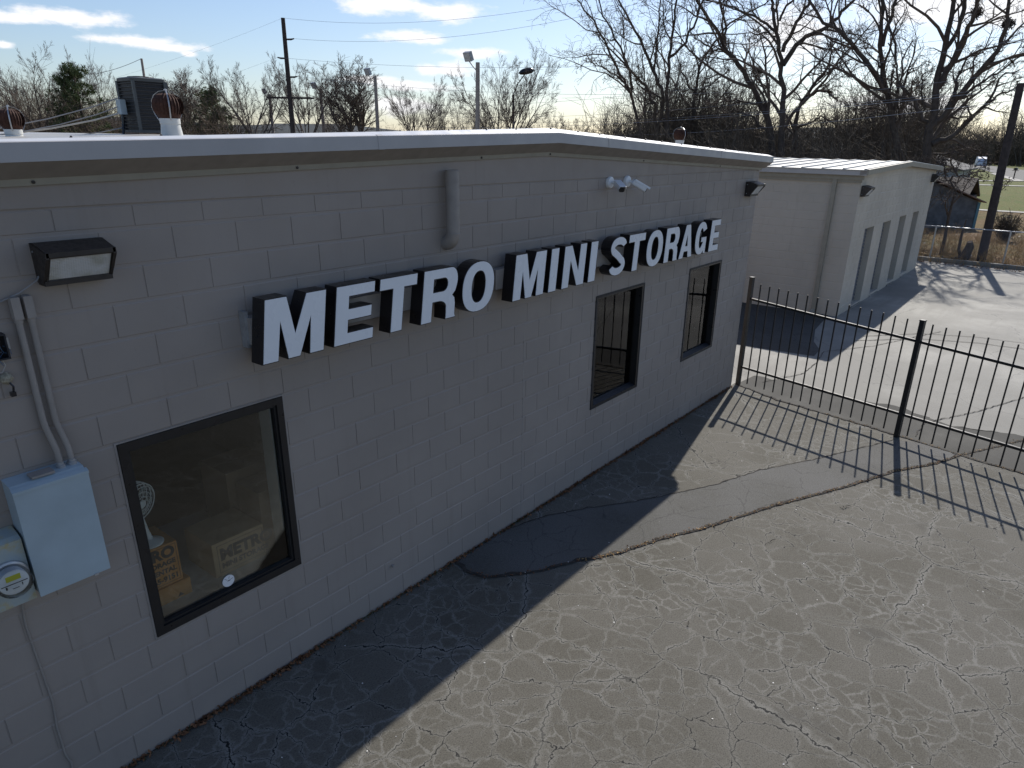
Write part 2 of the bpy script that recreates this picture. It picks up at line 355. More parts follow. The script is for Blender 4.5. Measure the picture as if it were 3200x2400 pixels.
# window glass: clear with mirror reflections by angle
def glass(key, tint):
    m = Mat(key); m.n.remove(m.b); o = m.n['Material Output']
    tr = m.node('ShaderNodeBsdfTransparent'); tr.inputs[0].default_value = (*tint, 1); gl = m.node('ShaderNodeBsdfGlossy'); gl.inputs['Roughness'].default_value = .015
    fr = m.node('ShaderNodeFresnel'); fr.inputs['IOR'].default_value = 1.5
    bp = m.node('ShaderNodeBump'); bp.inputs['Strength'].default_value = .02; bp.inputs['Distance'].default_value = .02; m.link(m.noise(2.2, 2)[0], bp.inputs['Height']); m.link(bp.outputs[0], gl.inputs['Normal'])
    mx = m.node('ShaderNodeMixShader'); m.link(fr.outputs[0], mx.inputs[0]); m.link(tr.outputs[0], mx.inputs[1]); m.link(gl.outputs[0], mx.inputs[2]); m.link(mx.outputs[0], o.inputs['Surface']); M[key] = m.m
glass('window_glass', (.93, .95, .94)); glass('meter_glass', (.92, .94, .94))

# ------------------------------------------------------------------ the ground
def strip(name, rows, z, mat):
    """rows of (y, x_left, x_right) joined into one sheet"""
    mb = MB()
    for (ya, a0, a1), (yb, b0, b1) in zip(rows, rows[1:]): mb.quad((a0, ya, z), (a1, ya, z), (b1, yb, z), (b0, yb, z))
    return struct(name, mb, mat)
def sheet(name, pts, z, mat):
    mb = MB(); n = len(pts); mb.v = [(x, y, z) for x, y in pts]; mb.f = [tuple(range(n))]; return struct(name, mb, mat)
big = MB(); R_ = 2500.0; big.quad((-R_, -R_, -.06), (R_, -R_, -.06), (R_, R_, -.06), (-R_, R_, -.06)); struct('ground', big, M['dry_grass'])
JOINT = [(-60, 6.5), (-12, 8.3), (-6, 9.0), (-4.37, 9.157), (-3.84, 9.239), (-2.99, 9.452), (-2.5, 9.552), (-1.67, 9.72), (-.885, 9.85), (-.027, 10.2), (.02, 10.22)]
strip('asphalt_lot', [(y, -45, x) for y, x in JOINT], 0.0, M['asphalt'])
sheet('alley_asphalt', [(12.95, -.55), (13.5, -.5), (14.1, -.2), (15.2, .1), (16.95, .3), (16.95, 30), (12.4, 30), (12.6, 4), (12.8, .5)], .006, M['asphalt_dark'])
strip('concrete_lot', [(y, x+.015, 28.95) for y, x in JOINT]+[(.021, 10.0, 28.95), (45, 10.0, 28.95)], 0.001, M['concrete'])
UP = [(2.968, -.03), (3.25, -.02), (3.748, -.03), (4.269, -.191), (4.774, -.491), (5.253, -.834), (5.888, -1.167), (6.3, -1.38), (6.952, -1.607), (7.86, -2.109), (8.621, -2.478), (9.269, -2.771)]
LO = [(2.928, -.04), (2.876, -.206), (2.922, -.428), (3.104, -.609), (3.34, -.772), (3.721, -.977), (4.094, -1.207), (4.675, -1.438), (5.14, -1.685), (5.566, -1.86), (6.163, -2.113), (7.338, -2.687), (8.137, -3.025), (8.75, -3.40), (9.30, -3.62)]
def rough_line(pts, step=.08, amp=.012, seed=1):
    r = random.Random(seed); o = []
    for (a, b), (c, d) in zip(pts, pts[1:]):
        n = max(1, int(math.hypot(c-a, d-b)/step))
        for i in range(n): t = i/n; o.append((a+(c-a)*t+r.uniform(-amp, amp), b+(d-b)*t+r.uniform(-amp, amp)))
    o.append(pts[-1]); return o
upl = rough_line(UP, seed=2); lol = rough_line(LO, seed=3)
sheet('asphalt_patch', lol+[(9.42, -3.2)]+upl[::-1], .005, M['asphalt_patch'])
def crack_strip(name, pts, w0, w1, z, seed, step=.07):
    r = random.Random(seed); pts = rough_line(pts, step, .015, seed); mb = MB(); row = []
    for i, p in enumerate(pts):
        a = pts[max(0, i-1)]; b = pts[min(len(pts)-1, i+1)]; dx, dy = b[0]-a[0], b[1]-a[1]; l = math.hypot(dx, dy) or 1
        w1_ = r.uniform(w0, w1); w2_ = r.uniform(w0, w1); row.append(((p[0]-dy/l*w1_, p[1]+dx/l*w1_, z), (p[0]+dy/l*w2_, p[1]-dx/l*w2_, z)))
    for (a, b), (c, d) in zip(row, row[1:]): mb.quad(b, d, c, a)
    return struct(name, mb, M['joint_dirt'])
crack_strip('patch_crack', LO, .008, .032, .009, 11); crack_strip('patch_crack', UP[2:], .003, .012, .009, 12)
JL = [(x, y) for y, x in JOINT if -6 <= y < .0][::-1]
crack_strip('paving_joint', JL, .008, .03, .010, 13)
crack_strip('paving_joint', [(9.28, -3.62), (9.9, -3.95), (10.53, -4.268), (11.6, -4.75), (13.5, -5.6)], .006, .025, .011, 14)
crack_strip('paving_joint', [(9.6, -2.99), (10.3, -3.0), (11.5, -3.6), (14, -4.6)], .003, .012, .012, 15)
crack_strip('paving_joint', [(10.6, -.35), (11.6, -.75), (12.6, -.72), (13.4, -.6), (14.6, -1.3), (17, -2.2)], .004, .012, .011, 16)
crack_strip('concrete_seam', [(14.8, -.9), (15.9, -1.9), (16.4, -3.0), (16.6, -5.0)], .010, .014, .011, 17)
crack_strip('concrete_seam', [(15.3, -.9), (16.5, -1.9), (17.0, -3.0), (17.2, -5.0)], .008, .012, .011, 18)

ap = rough_line([(x+.02, y) for x, y in JL]+[(8.5, -10)], .12, .0, 31); aq = rough_line([(10.95, -.05), (10.9, -.8), (10.75, -1.7), (10.85, -2.5), (10.5, -3.3), (10.7, -4.4), (10.5, -6), (9.6, -10)], .12, .07, 32)
sheet('worn_apron', ap+aq[::-1], .0045, M['worn_concrete'])
kb = MB()
for i in range(24): y = -44+i*3.0; kb.box(28.96, 29.14, y, y+2.985, -.05, .13)
struct('kerb', kb, M['concrete'])
sheet('road', [(100, -.4), (117.2, 3.2), (165, 12.85), (235, 27), (330, 46), (330, 41), (262, 29), (218, 17.6), (182, 8), (100, -15)], .012, M['asphalt_patch'])
strip('verge', [(-60, 29.15, 57.3), (70, 29.15, 57.3)], -.02, M['dry_grass'])
strip('footpath', [(-60, 57.3, 58.5), (70, 57.3, 58.5)], .02, M['pale_concrete'])
sheet('lawn', [(58.5, -60), (330, -60), (330, 40), (58.5, 40)], -.03, M['lawn'])
sheet('driveway', [(94.5, 18), (101.8, -2), (104, -2), (96.8, 18)], .02, M['pale_concrete'])
sheet('road_side', [(107, 11.6), (117.2, 3.2), (150, 9.8), (149, 10.6), (118, 4.6), (108.6, 12.2)], .03, M['pale_concrete'])

# distant hills
hb = MB(); hr = random.Random(4); row = []
for i in range(121):
    a = rad(-40+i*1.5); d = 900
    h = 9+7*math.sin(i*.21)+4*math.sin(i*.53+1)+hr.uniform(-1, 1)
    row.append((Vector((CAM[0]+d*math.cos(a), CAM[1]+d*math.sin(a), -2)), Vector((CAM[0]+(d+130)*math.cos(a), CAM[1]+(d+130)*math.sin(a), 6+h))))
for (a, b), (c, e) in zip(row, row[1:]): hb.quad(a, b, e, c)
struct('hills', hb, M['hill_green'])

# ------------------------------------------------------------------ block walls
BW, BH = .4064, .2032
_bm = {}
def block_mesh(w, h, mat, b=.0055, gx=.0045, gz=.009, depth=.03):
    key = (round(w, 3), round(h, 3), mat)
    if key in _bm: return _bm[key]
    x, z = w/2-gx/2, h/2-gz/2; mb = MB(); bx, bz = .0018, .0125
    mb.v = [(-x+bx,0,-z+bz*.5),(x-bx,0,-z+bz*.5),(x-bx,0,z-bz),(-x+bx,0,z-bz),(-x,b,-z),(x,b,-z),(x,b,z),(-x,b,z),(-x,depth,-z),(x,depth,-z),(x,depth,z),(-x,depth,z)]
    mb.f = [(0,1,2,3)]+[(i, 4+i, 4+(i+1) % 4, (i+1) % 4)[::-1] for i in range(4)]
    mb.f = [(0,1,2,3)]+[((i+1) % 4, i, 4+i, 4+(i+1) % 4) for i in range(4)]+[(4+(i+1) % 4, 4+i, 8+i, 8+(i+1) % 4) for i in range(4)]
    me = mb.mesh('block'); me.materials.append(M[mat]); _bm[key] = me; return me
def cut_rects(x0, x1, z0, z1, holes):
    rects = [(x0, x1, z0, z1)]
    for hx0, hx1, hz0, hz1 in holes:
        o = []
        for a, b, c, d in rects:
            if hx1 <= a or hx0 >= b or hz1 <= c or hz0 >= d: o.append((a, b, c, d)); continue
            if hx0 > a: o.append((a, hx0, c, d))
            if hx1 < b: o.append((hx1, b, c, d))
            m0, m1 = max(a, hx0), min(b, hx1)
            if hz0 > c: o.append((m0, m1, c, hz0))
            if hz1 < d: o.append((m0, m1, hz1, d))
        rects = o
    return [r for r in rects if r[1]-r[0] > .03 and r[3]-r[2] > .03]
def course_blocks(x0, x1, ztop, zref, xref, holes, zmin=.0):
    res = []; k = 0; z = zref
    while z < ztop-.02: z += BH
    while z > zmin+.01:
        z0, z1 = max(z-BH, zmin), min(z, ztop); idx = round((zref-z)/BH)
        off = xref+(BW/2 if idx % 2 else 0)
        n0 = math.floor((x0-off)/BW); xx = off+n0*BW
        while xx < x1:
            a, b = max(xx, x0), min(xx+BW, x1)
            if b-a > .04 and z1-z0 > .03: res += cut_rects(a, b, z0, z1, holes)
            xx += BW
        z -= BH
    return res
def lay_blocks(parent, rects, to_world, rotz, mat, limit, near, seed, gz=.009):
    """the nearest `limit` blocks are objects of their own, the rest one joined part"""
    r = random.Random(seed)
    items = [(near(((a+b)/2, (c+d)/2)), a, b, c, d) for a, b, c, d in rects]; items.sort()
    pl = wloc(parent); rest = MB()
    for i, (_, a, b, c, d) in enumerate(items):
        me = block_mesh(b-a, d-c, mat, gz=gz); p = to_world((a+b)/2, r.uniform(-.0008, .0008), (c+d)/2)
        if i < limit:
            o = bpy.data.objects.new('block', me); o.rotation_euler = (r.uniform(-.002, .002), r.uniform(-.0015, .0015), rotz); o.parent = parent; o.location = Vector(p)-pl; COL.objects.link(o)
        else:
            n = len(rest.v); cz, sz = math.cos(rotz), math.sin(rotz)
            for v in me.vertices: rest.v.append((p[0]+v.co.x*cz-v.co.y*sz, p[1]+v.co.x*sz+v.co.y*cz, p[2]+v.co.z))
            rest.f += [tuple(n+j for j in f.vertices) for f in me.polygons]
    if rest.f: stuff(part('blockwork', rest, M[mat], parent))

# ---- the office building with the sign
XL, XR, XRIDGE = -1.85, 10.03, 4.32
ZT = 3.605
W1, W2, W3 = (.078, 1.207, .85, 2.246), (5.39, 6.495, .922, 2.307), (7.84, 8.90, .962, 2.32)
office = thing('office_building', (4.09, 10, 0), 'grey painted block office building with white roof trim and dark windows', 'building')
wb = MB()
for a, b, c, d in cut_rects(XL, XR, -.05, ZT, [W1, W2, W3]): wb.box(a, b, .0035, .2, c, d)
wb.box(XR-.2, XR, .2, 20, -.05, ZT); wb.box(XL, XL+.2, .2, 20, -.05, ZT); wb.box(XL+.2, XR-.2, 19.8, 20, -.05, ZT)
part('wall', wb, M['wall_paint'], office)
rects = course_blocks(XL, XR, ZT, 2.255, 1.431, [W1, W2, W3], .0)
rects = [r for r in rects]
lay_blocks(office, rects, lambda x, y, z: (x, y, z), 0.0, 'wall_paint', 300, lambda p: math.hypot(p[0]-CAM[0], p[1]-CAM[2])*(1 if p[0] > -.75 else 9), 21)
# control joint filled flush
part('control_joint', MB().box(4.022, 4.036, -.0012, .02, .0, 2.15), M['conduit_paint'], office)
def zf(x): return 4.038-(XRIDGE-x)*.0268 if x < XRIDGE else 4.038-(x-XRIDGE)*.0420
gb = MB(); gb.poly([[(XL, ZT+.001), (XR+.01, ZT+.001), (XR+.01, zf(XR)-.16), (XRIDGE, zf(XRIDGE)-.16), (XL, zf(XL)-.16)]], -.008, .15)
part('gable_band', gb, M['wall_paint'], office)
def rake(name, prof, mat, x0=XL-.3, x1=XR+.11):
    mb = MB()
    rings = [[(x, y, zf(x)+z) for y, z in prof] for x in (x0, XRIDGE, x1)]
    mb.loft(rings, True, True); return part(name, mb, mat, office)
def rise(x): return .007+(x+.2)*.0066 if x < XRIDGE else .0368-(x-XRIDGE)*.0018
rtm = MB(); rtm.loft([[(x, -.141, zf(x)), (x, -.140, zf(x)+.002), (x, -.056, zf(x)+rise(x)), (x, .02, zf(x)+rise(x)+.001), (x, .02, zf(x)-.03), (x, -.06, zf(x)-.03)] for x in (XL-.3, XRIDGE, XR+.11)]); part('roof_trim', rtm, M['white_trim'], office)
rake('fascia', [(-.152, -.002), (-.140, .001), (-.09, .001), (-.09, -.088), (-.158, -.090)], M['fascia_paint'])
rake('soffit', [(-.150, -.0905), (-.09, -.089), (.0, -.089), (.0, -.175), (-.034, -.172)], M['soffit_paint'])
rake('trim_strip', [(-.030, -.172), (-.010, -.172), (-.010, -.208), (-.026, -.206)], M['trim_tan'], XL, XR+.015)
for x in (-.9, 2.1, 5.2, 8.1):
    part('trim_lap', MB().loft([[(q, -.1545, zf(q)-.001), (q, -.1425, zf(q)+.0035), (q, -.057, zf(q)+rise(q)+.0025), (q, -.05, zf(q)+rise(q)-.002), (q, -.13, zf(q)-.004), (q, -.1605, zf(q)-.0915)] for q in (x, x+.055)]), M['fascia_paint'], office)
rf = MB()
rf.loft([[(x, y, zf(x)+rise(x)-.11) for y in (.0, 20.2)] for x in (XL-.3, XRIDGE, XR+.11)], False, False)
roofo = part('roof', rf, M['white_roof'], office)
for i in range(27):
    x = XL+.1+i*.46+(.06 if i % 3 else 0)
    if x > XR+.05: break
    t = .5; y = -.056-.012; z = zf(x)+rise(x)*.86
    part('screw', MB().lathe([(.011, 0), (.011, .004), (.006, .006), (.006, .014), (0, .015)], (x, y, z), (0, -.35, .93), 7), M['lamp_bronze'], roofo)
for x in (-.05, 1.5, 3.35, 4.35, 6.2, 8.4):
    part('screw', MB().lathe([(.009, 0), (.009, .006), (0, .008)], (x, -.028, zf(x)-.19), (0, -1, 0), 7), M['lamp_bronze'], roofo)
# rooms behind the windows
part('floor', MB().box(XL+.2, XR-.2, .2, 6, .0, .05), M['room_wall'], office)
part('inner_wall', MB().box(XL+.2, XR-.2, 5.0, 5.1, .05, 3.5).box(2.9, 3.0, .2, 5.0, .05, 3.5).box(7.1, 7.2, .2, 5.0, .05, 3.5), M['room_wall'], office)  # the partition beside the shop window room is unseen, added to keep it dark
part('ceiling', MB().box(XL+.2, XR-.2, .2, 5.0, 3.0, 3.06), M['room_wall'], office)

def frame_ring(x0, x1, z0, z1, t, y0, y1, tb=None):
    tb = tb or t
    mb = MB(); mb.box(x0, x0+t, y0, y1, z0, z1); mb.box(x1-t, x1, y0, y1, z0, z1); mb.box(x0+t, x1-t, y0, y1, z1-t, z1); mb.box(x0+t, x1-t, y0, y1, z0, z0+tb); return mb
# shop window
x0, x1, z0, z1 = W1
wn = part('window', frame_ring(x0+.002, x1-.002, z0+.002, z1-.002, .050, -.012, .058, .058), M['bronze'], office); wn['label'] = 'wide shop window in a dark frame with boxes behind it'
part('glazing_bead', frame_ring(x0+.053, x1-.053, z0+.061, z1-.053, .016, .004, .05), M['black_metal'], wn)
part('pane', MB().box(x0+.06, x1-.06, .030, .036, z0+.07, z1-.06), M['window_glass'], wn)
part('inner_jamb', MB().box(x1-.075, x1-.002, .0585, .199, z0+.055, z1-.002), M['ledge_grey'], wn)
part('ledge', MB().box(x0-.03, x1-.08, .06, 1.3, .86, .900), M['ledge_grey'], wn)
cl = MB()
cl.box(x0-.012, x0, -.004, .003, z0-.012, z1+.012); cl.box(x1, x1+.016, -.005, .003, z0-.012, z1+.012); cl.box(x0, x1, -.004, .003, z0-.016, z0); cl.box(x0, x1, -.004, .003, z1, z1+.01)
part('sealant', cl, M['conduit_paint'], wn)
def barred(W, lab, bars, rails):
    x0, x1, z0, z1 = W
    wn = part('window', frame_ring(x0+.002, x1-.002, z0+.002, z1-.002, .03, -.006, .12), M['bronze'], office); wn['label'] = lab
    part('pane', MB().box(x0+.032, x1-.032, .078, .084, z0+.03, z1-.03), M['window_glass'], wn)
    part('outer_trim', frame_ring(x0-.022, x1+.022, z0-.002, z1+.006, .022, -.009, .002, .02), M['coil_dark'], wn)
    part('sill', MB().loft([[(x, -.004, z0+.030), (x, .076, z0+.065), (x, .076, z0+.031)] for x in (x0+.032, x1-.032)]), M['coil_dark'], wn)
    for i in range(bars):
        x = x0+.09+(x1-x0-.18)*i/(bars-1); part('security_bar', MB().box(x-.007, x+.007, .125, .139, z0-.04, z1+.04), M['black_metal'], wn)
    for z in rails: part('security_bar', MB().box(x0-.06, x1+.06, .1395, .152, z-.014, z+.014), M['black_metal'], wn)
    return wn
barred(W2, 'tall barred window with a pale poster inside', 6, (1.02, 1.42, 2.2)); barred(W3, 'barred window nearest the iron fence', 5, (1.12, 2.0))

# ---- the storage building beyond the fence
BX0, BX1, BY, BD = 16.96, 26.75, .10, 14.0
storage = thing('storage_building', ((BX0+BX1)/2, 7, 0), 'beige block storage building with pale ribbed roof and four roll-up doors', 'building')
DOORS = [(18.2, 19.15, .06, 2.03), (20.15, 21.1, .08, 2.04), (22.25, 23.15, .1, 2.05), (24.2, 25.1, .12, 2.05)]
ZW = 3.27; BXR = (BX0+BX1)/2-.3
def zr(x): return 3.46+.125*(1-abs(x-BXR)/(BXR-BX0+.2)) if x < BXR else 3.36+.225*(1-abs(x-BXR)/(BX1-BXR+.2))
wb = MB()
for a, b, c, d in cut_rects(BX0+.003, BX1, -.05, ZW, DOORS): wb.box(a, b, BY+.0035, BY+.2, c, d)
wb.box(BX0+.0035, BX0+.2, BY+.2, BD, -.05, ZW); wb.box(BX1-.2, BX1, BY+.2, BD, -.05, ZW-.1); wb.box(BX0+.2, BX1-.2, BD-.2, BD, -.05, ZW)
part('wall', wb, M['wall_paint_two'], storage)
front = course_blocks(BX0, BX1, ZW, 2.055, BX0, DOORS, .0); side = course_blocks(BY, 4.3, ZW-.03, 2.055, BY-BW/2, [], .0)
lay_blocks(storage, side, lambda x, y, z: (BX0+y, x, z), -math.pi/2, 'wall_paint_two', 140, lambda p: p[0], 22, .016)
lay_blocks(storage, front, lambda x, y, z: (x, BY+y, z), 0.0, 'wall_paint_two', 160, lambda p: p[0], 23, .018)
gb = MB(); gb.poly([[(BX0, ZW), (BX1, ZW-.02), (BX1, zr(BX1)-.07), (BXR, zr(BXR)-.07), (BX0, zr(BX0)-.07)]], BY-.006, BY+.1); part('gable_band', gb, M['wall_paint_two'], storage)
part('eave_trim', MB().box(BX0-.05, BX0-.004, BY-.02, BD, 3.17, 3.30).box(BX0-.09, BX0-.05, BY-.06, BD, 3.235, 3.36), M['trim_tan'], storage)
part('eave_fascia', MB().box(BX0-.196, BX0-.16, BY-.118, BD+.2, 3.34, 3.455), M['fascia_paint'], storage)
def rake2(name, prof, mat):
    mb = MB(); mb.loft([[(x, BY+y, zr(x)+z) for y, z in prof] for x in (BX0-.2, BXR, BX1+.2)], True, True); return part(name, mb, mat, storage)
rake2('rake_trim', [(-.17, .012), (-.12, .018), (-.12, -.11), (-.165, -.11)], M['trim_tan'])
rake2('soffit', [(-.12, -.02), (.02, -.02), (.02, -.115), (-.12, -.09)], M['soffit_paint'])
npan = 30
for i in range(npan):
    y0 = BY-.12+i*(BD+.2)/npan; y1 = y0+(BD+.2)/npan-.004
    for xa, xb in ((BX0-.22, BXR), (BXR, BX1+.22)):
        mb = MB(); prof = [(y0, 0), (y0+.012, .032), (y0+.05, .032), (y0+.066, .006), (y1-.01, .006), (y1, 0), (y1, -.012), (y0, -.012)]
        mb.loft([[(x, y, zr(x)+z) for y, z in prof] for x in (xa, xb)], True, True); part('roof_panel', mb, M['white_roof'], storage)
for a, b, c, d in DOORS:
    dr = part('roll_door', MB().box(a+.002, b-.002, BY+.17, BY+.19, c, d), M['roll_door'], storage)
    n = 22
    for i in range(n):
        z = c+(d-c)*i/n; mb = MB(); h = (d-c)/n
        mb.loft([[(x, BY+.168, z), (x, BY+.150, z+h*.3), (x, BY+.150, z+h*.62), (x, BY+.168, z+h*.97)] for x in (a+.004, b-.004)]); part('slat', mb, M['roll_door'], dr)
    part('threshold', MB().box(a, b, BY-.03, BY+.16, 0.0, .035), M['pale_concrete'], dr)
part('downspout', MB().box(BX0-.075, BX0-.005, .63, .73, .12, 3.33).loft([[(BX0-.075, .63, .12), (BX0-.005, .63, .12), (BX0-.005, .73, .12), (BX0-.075, .73, .12)], [(BX0-.22, .63, .03), (BX0-.17, .63, .0), (BX0-.17, .73, .0), (BX0-.22, .73, .03)]]), M['trim_tan'], storage)

# ------------------------------------------------------------------ the sign
def arc(cx, cz, rx, rz, a0, a1, n, p=1.0):
    o = []
    for i in range(n+1):
        t = rad(a0+(a1-a0)*i/n); c, s = math.cos(t), math.sin(t)
        o.append((cx+rx*math.copysign(abs(c)**p, c), cz+rz*math.copysign(abs(s)**p, s)))
    return o
def glyph(ch, w, h):
    s = .118*h/.43*1.05; t = .088*h/.43
    if ch == 'M': return [[(0,0),(s,0),(s,.63*h),(w/2-.05*h/.43,0),(w/2+.05*h/.43,0),(w-s,.63*h),(w-s,0),(w,0),(w,h),(w-1.38*s,h),(w/2,.40*h),(1.38*s,h),(0,h)]]
    if ch == 'E': return [[(0,0),(w,0),(w,t),(s,t),(s,.40*h),(.93*w,.40*h),(.93*w,.40*h+t),(s,.40*h+t),(s,h-t),(w*.985,h-t),(w*.985,h),(0,h)]]
    if ch == 'T': return [[(w/2-s/2,0),(w/2+s/2,0),(w/2+s/2,h-t*1.08),(w,h-t*1.08),(w,h),(0,h),(0,h-t*1.08),(w/2-s/2,h-t*1.08)]]
    if ch == 'I': return [[(0,0),(w,0),(w,h),(0,h)]]
    if ch == 'N': return [[(0,0),(s,0),(s,.64*h),(w-1.06*s,0),(w,0),(w,h),(w-s,h),(w-s,.36*h),(1.06*s,h),(0,h)]]
    if ch == 'A': return [[(0,0),(.31*w,0),(.365*w,.19*h),(.635*w,.19*h),(.69*w,0),(w,0),(.665*w,h),(.335*w,h)], [(.425*w,.37*h),(.5*w,.72*h),(.575*w,.37*h)]]
    if ch == 'O': return [arc(w/2, h/2, w/2, h/2*1.02, 0, 350, 35, .88), arc(w/2, h/2, w/2-s, h/2-t*.95, 350, 0, 35, .88)]
    if ch == 'R':
        o = [(0,0),(s,0),(s,.37*h),(.46*w,.37*h)]+arc(.46*w, .24*h, w-s-.46*w-.01*h, .13*h, 80, 10, 4)+[(w-s,.10*h),(w-s,0),(w,0),(w,.03*h),(w-.025*h,.08*h),(w-.03*h,.28*h)]
        o += [(w-.06*h,.40*h),(w-.12*h,.455*h)]+[(w-.05*h,.52*h)]+arc(w-.20*h, .73*h, .20*h, .27*h, -25, 90, 9)+[(0,h)]
        return [o, [(s,.57*h),(s,.80*h)]+arc(w-s-.10*h, .685*h, .10*h, .115*h, 90, -90, 7)]
    if ch == 'S':
        q = t*.52; sp = arc(w/2, .735*h, w/2-q, .265*h-q, 8, 236, 20)+[(w*.52,.505*h)]+arc(w/2, .265*h, w/2-q, .265*h-q, 56, -172, 20)
        lft, rgt = [], []; n = len(sp)
        for i, (x, z) in enumerate(sp):
            a = sp[max(0, i-1)]; b = sp[min(n-1, i+1)]; dx, dz = b[0]-a[0], b[1]-a[1]; l = math.hypot(dx, dz)
            hw = t*.52*(1.0 if abs(dx) > abs(dz) else .93); lft.append((x-dz/l*hw, z+dx/l*hw)); rgt.append((x+dz/l*hw, z-dx/l*hw))
        return [lft+rgt[::-1]]
    if ch == 'G':
        return [arc(w/2, h/2, w/2, h/2*1.02, 28, 300, 30, .9)+[(w*.80,.10*h),(w*.83,0),(w,0),(w,.53*h),(w*.52,.53*h),(w*.52,.37*h),(w-s*.85,.37*h)]+arc(w/2, h/2, w/2-s, h/2-t, 305, 34, 24, .9)]
def inset(loops, d):
    res = []
    for lp in loops:
        n = len(lp); o = []
        ar = sum(lp[i][0]*lp[(i+1) % n][1]-lp[(i+1) % n][0]*lp[i][1] for i in range(n)); hole = lp is not loops[0]
        sg = 1 if ar > 0 else -1
        if hole: sg = -sg
        for i in range(n):
            a, b, c = lp[i-1], lp[i], lp[(i+1) % n]
            def nrm(p, q):
                dx, dz = q[0]-p[0], q[1]-p[1]; l = math.hypot(dx, dz) or 1; return (-dz/l*sg, dx/l*sg)
            n1, n2 = nrm(a, b), nrm(b, c); mx, mz = n1[0]+n2[0], n1[1]+n2[1]; l2 = mx*mx+mz*mz
            k = 2/l2 if l2 > .25 else 2.0
            k = min(k, 1.6); o.append((b[0]+mx*d*k, b[1]+mz*d*k))
        res.append(o)
    return res
sign = thing('storefront_sign', (4.6, 0, 2.56), 'large white-faced black channel letters reading METRO MINI STORAGE on the wall', 'sign')
ZB, HC = 2.572, .424
LET = [('M',.960,1.445,.155),('E',1.527,1.888,.155),('T',1.925,2.312,.155),('R',2.381,2.784,.15),('O',2.852,3.268,.13),
 ('M',3.552,4.032,.13),('I',4.112,4.244,.12),('N',4.340,4.741,.12),('I',4.826,4.963,.11),
 ('S',5.235,5.585,.10),('T',5.625,6.005,.10),('O',6.07,6.475,.09),('R',6.543,6.912,.085),('A',6.955,7.341,.08),('G',7.405,7.755,.08),('E',7.872,8.183,.08)]
for ch, xa, xb, sh in LET:
    g = glyph(ch, xb-xa, HC); tr = lambda lp: [(xa+x+sh*z, ZB+z) for x, z in lp]
    lo = part('letter', MB().poly([tr(l) for l in g], -.215, -.090), M['letter_side'], sign); lo['label'] = 'black metal channel letter '+ch
    part('letter_face', MB().poly([tr(l) for l in inset(g, .0065)], -.2195, -.2152), M['letter_white'], lo)
part('raceway', MB().box(.985, 3.30, -.0895, -.002, 2.68, 2.86).box(3.47, 5.07, -.0895, -.002, 2.68, 2.86).box(5.2, 8.2, -.0895, -.002, 2.68, 2.86), M['conduit_paint'], sign)
for x in (.965, 3.40, 5.12): part('bracket', MB().box(x, x+.03, -.06, -.001, 2.66, 2.90), M['galvanized'], sign)

# ------------------------------------------------------------------ things on the wall
def wall_lamp(x, z, yw, label, s=1.0, face=0):
    t = thing('wall_lamp', (x, yw, z), label, 'lamp', 'wall lamps')
    a, b = x-.165*s, x+.165*s; d = .185*s; zt, zb = z+.105*s, z-.095*s
    P = lambda xx, yy, zz: (xx, yw+yy, zz)
    mb = MB(); top, bot = zt, zb
    # sloping hood: back wide, front lip lower
    mb.loft([[P(a, 0, top), P(a, -.05*s, top+.004*s), P(a, -d, top-.035*s), P(a, -d, top-.058*s), P(a, -.05*s, top-.02*s), P(a, 0, top-.02*s)], [P(b, 0, top), P(b, -.05*s, top+.004*s), P(b, -d, top-.035*s), P(b, -d, top-.058*s), P(b, -.05*s, top-.02*s), P(b, 0, top-.02*s)]])
    for e0, e1 in ((a-.004*s, a+.012*s), (b-.012*s, b+.004*s)):
        mb.loft([[P(e0, 0, top), P(e0, -d, top-.036*s), P(e0, -d, top-.065*s), P(e0, -.075*s, bot), P(e0, 0, bot)], [P(e1, 0, top), P(e1, -d, top-.036*s), P(e1, -d, top-.065*s), P(e1, -.075*s, bot), P(e1, 0, bot)]])
    mb.box(a, b, yw-.09*s, yw, bot-.012*s, bot+.012*s); mb.box(a, b, yw-.03*s, yw-.001, bot, top)
    part('housing', mb, M['lamp_bronze'], t)
    ln = MB(); ln.loft([[P(xx, -d+.012*s, top-.056*s), P(xx, -.086*s, bot+.013*s), P(xx, -.07*s, bot+.013*s), P(xx, -d+.03*s, top-.056*s)] for xx in (a+.013*s, b-.013*s)])
    part('lens', ln, M['lamp_lens'], t)
    fr = MB(); pts = [P(a+.016*s, -d+.010*s, top-.060*s), P(b-.016*s, -d+.010*s, top-.060*s), P(b-.016*s, -.087*s, bot+.016*s), P(a+.016*s, -.087*s, bot+.016*s), P(a+.016*s, -d+.010*s, top-.060*s)]
    fr.tube(pts, .006*s, 5); part('lens_frame', fr, M['lamp_bronze'], t)
    for zz in (top-.04*s, bot+.03*s): part('screw', MB().lathe([(.006*s, 0), (.006*s, .005*s), (0, .006*s)], P(a-.004*s, -.03*s, zz), (-1, 0, 0), 7), M['galvanized'], t)
    return t
wall_lamp(.045, 3.332, -.001, 'bronze wall lamp above the twin conduits, clear lens facing the lot')
wall_lamp(9.68, 3.33, -.001, 'bronze wall lamp high on the corner of the office wall by the fence')
wall_lamp(17.25, 2.985, BY-.001, 'dark wall lamp above the first roll-up door of the beige building', 1.15)
wall_lamp(26.2, 3.03, BY-.001, 'dark wall lamp at the far corner of the beige building', 1.15)
tag(part('lamp_cable', MB().tube([(-.115, -.03, 3.28), (-.14, -.045, 3.255), (-.22, -.02, 3.20), (-.34, -.008, 3.155), (-.55, -.007, 3.13)], .0042, 6), M['cable_grey'], None, True), 'thin grey cable drooping left from the wall lamp', 'cable')

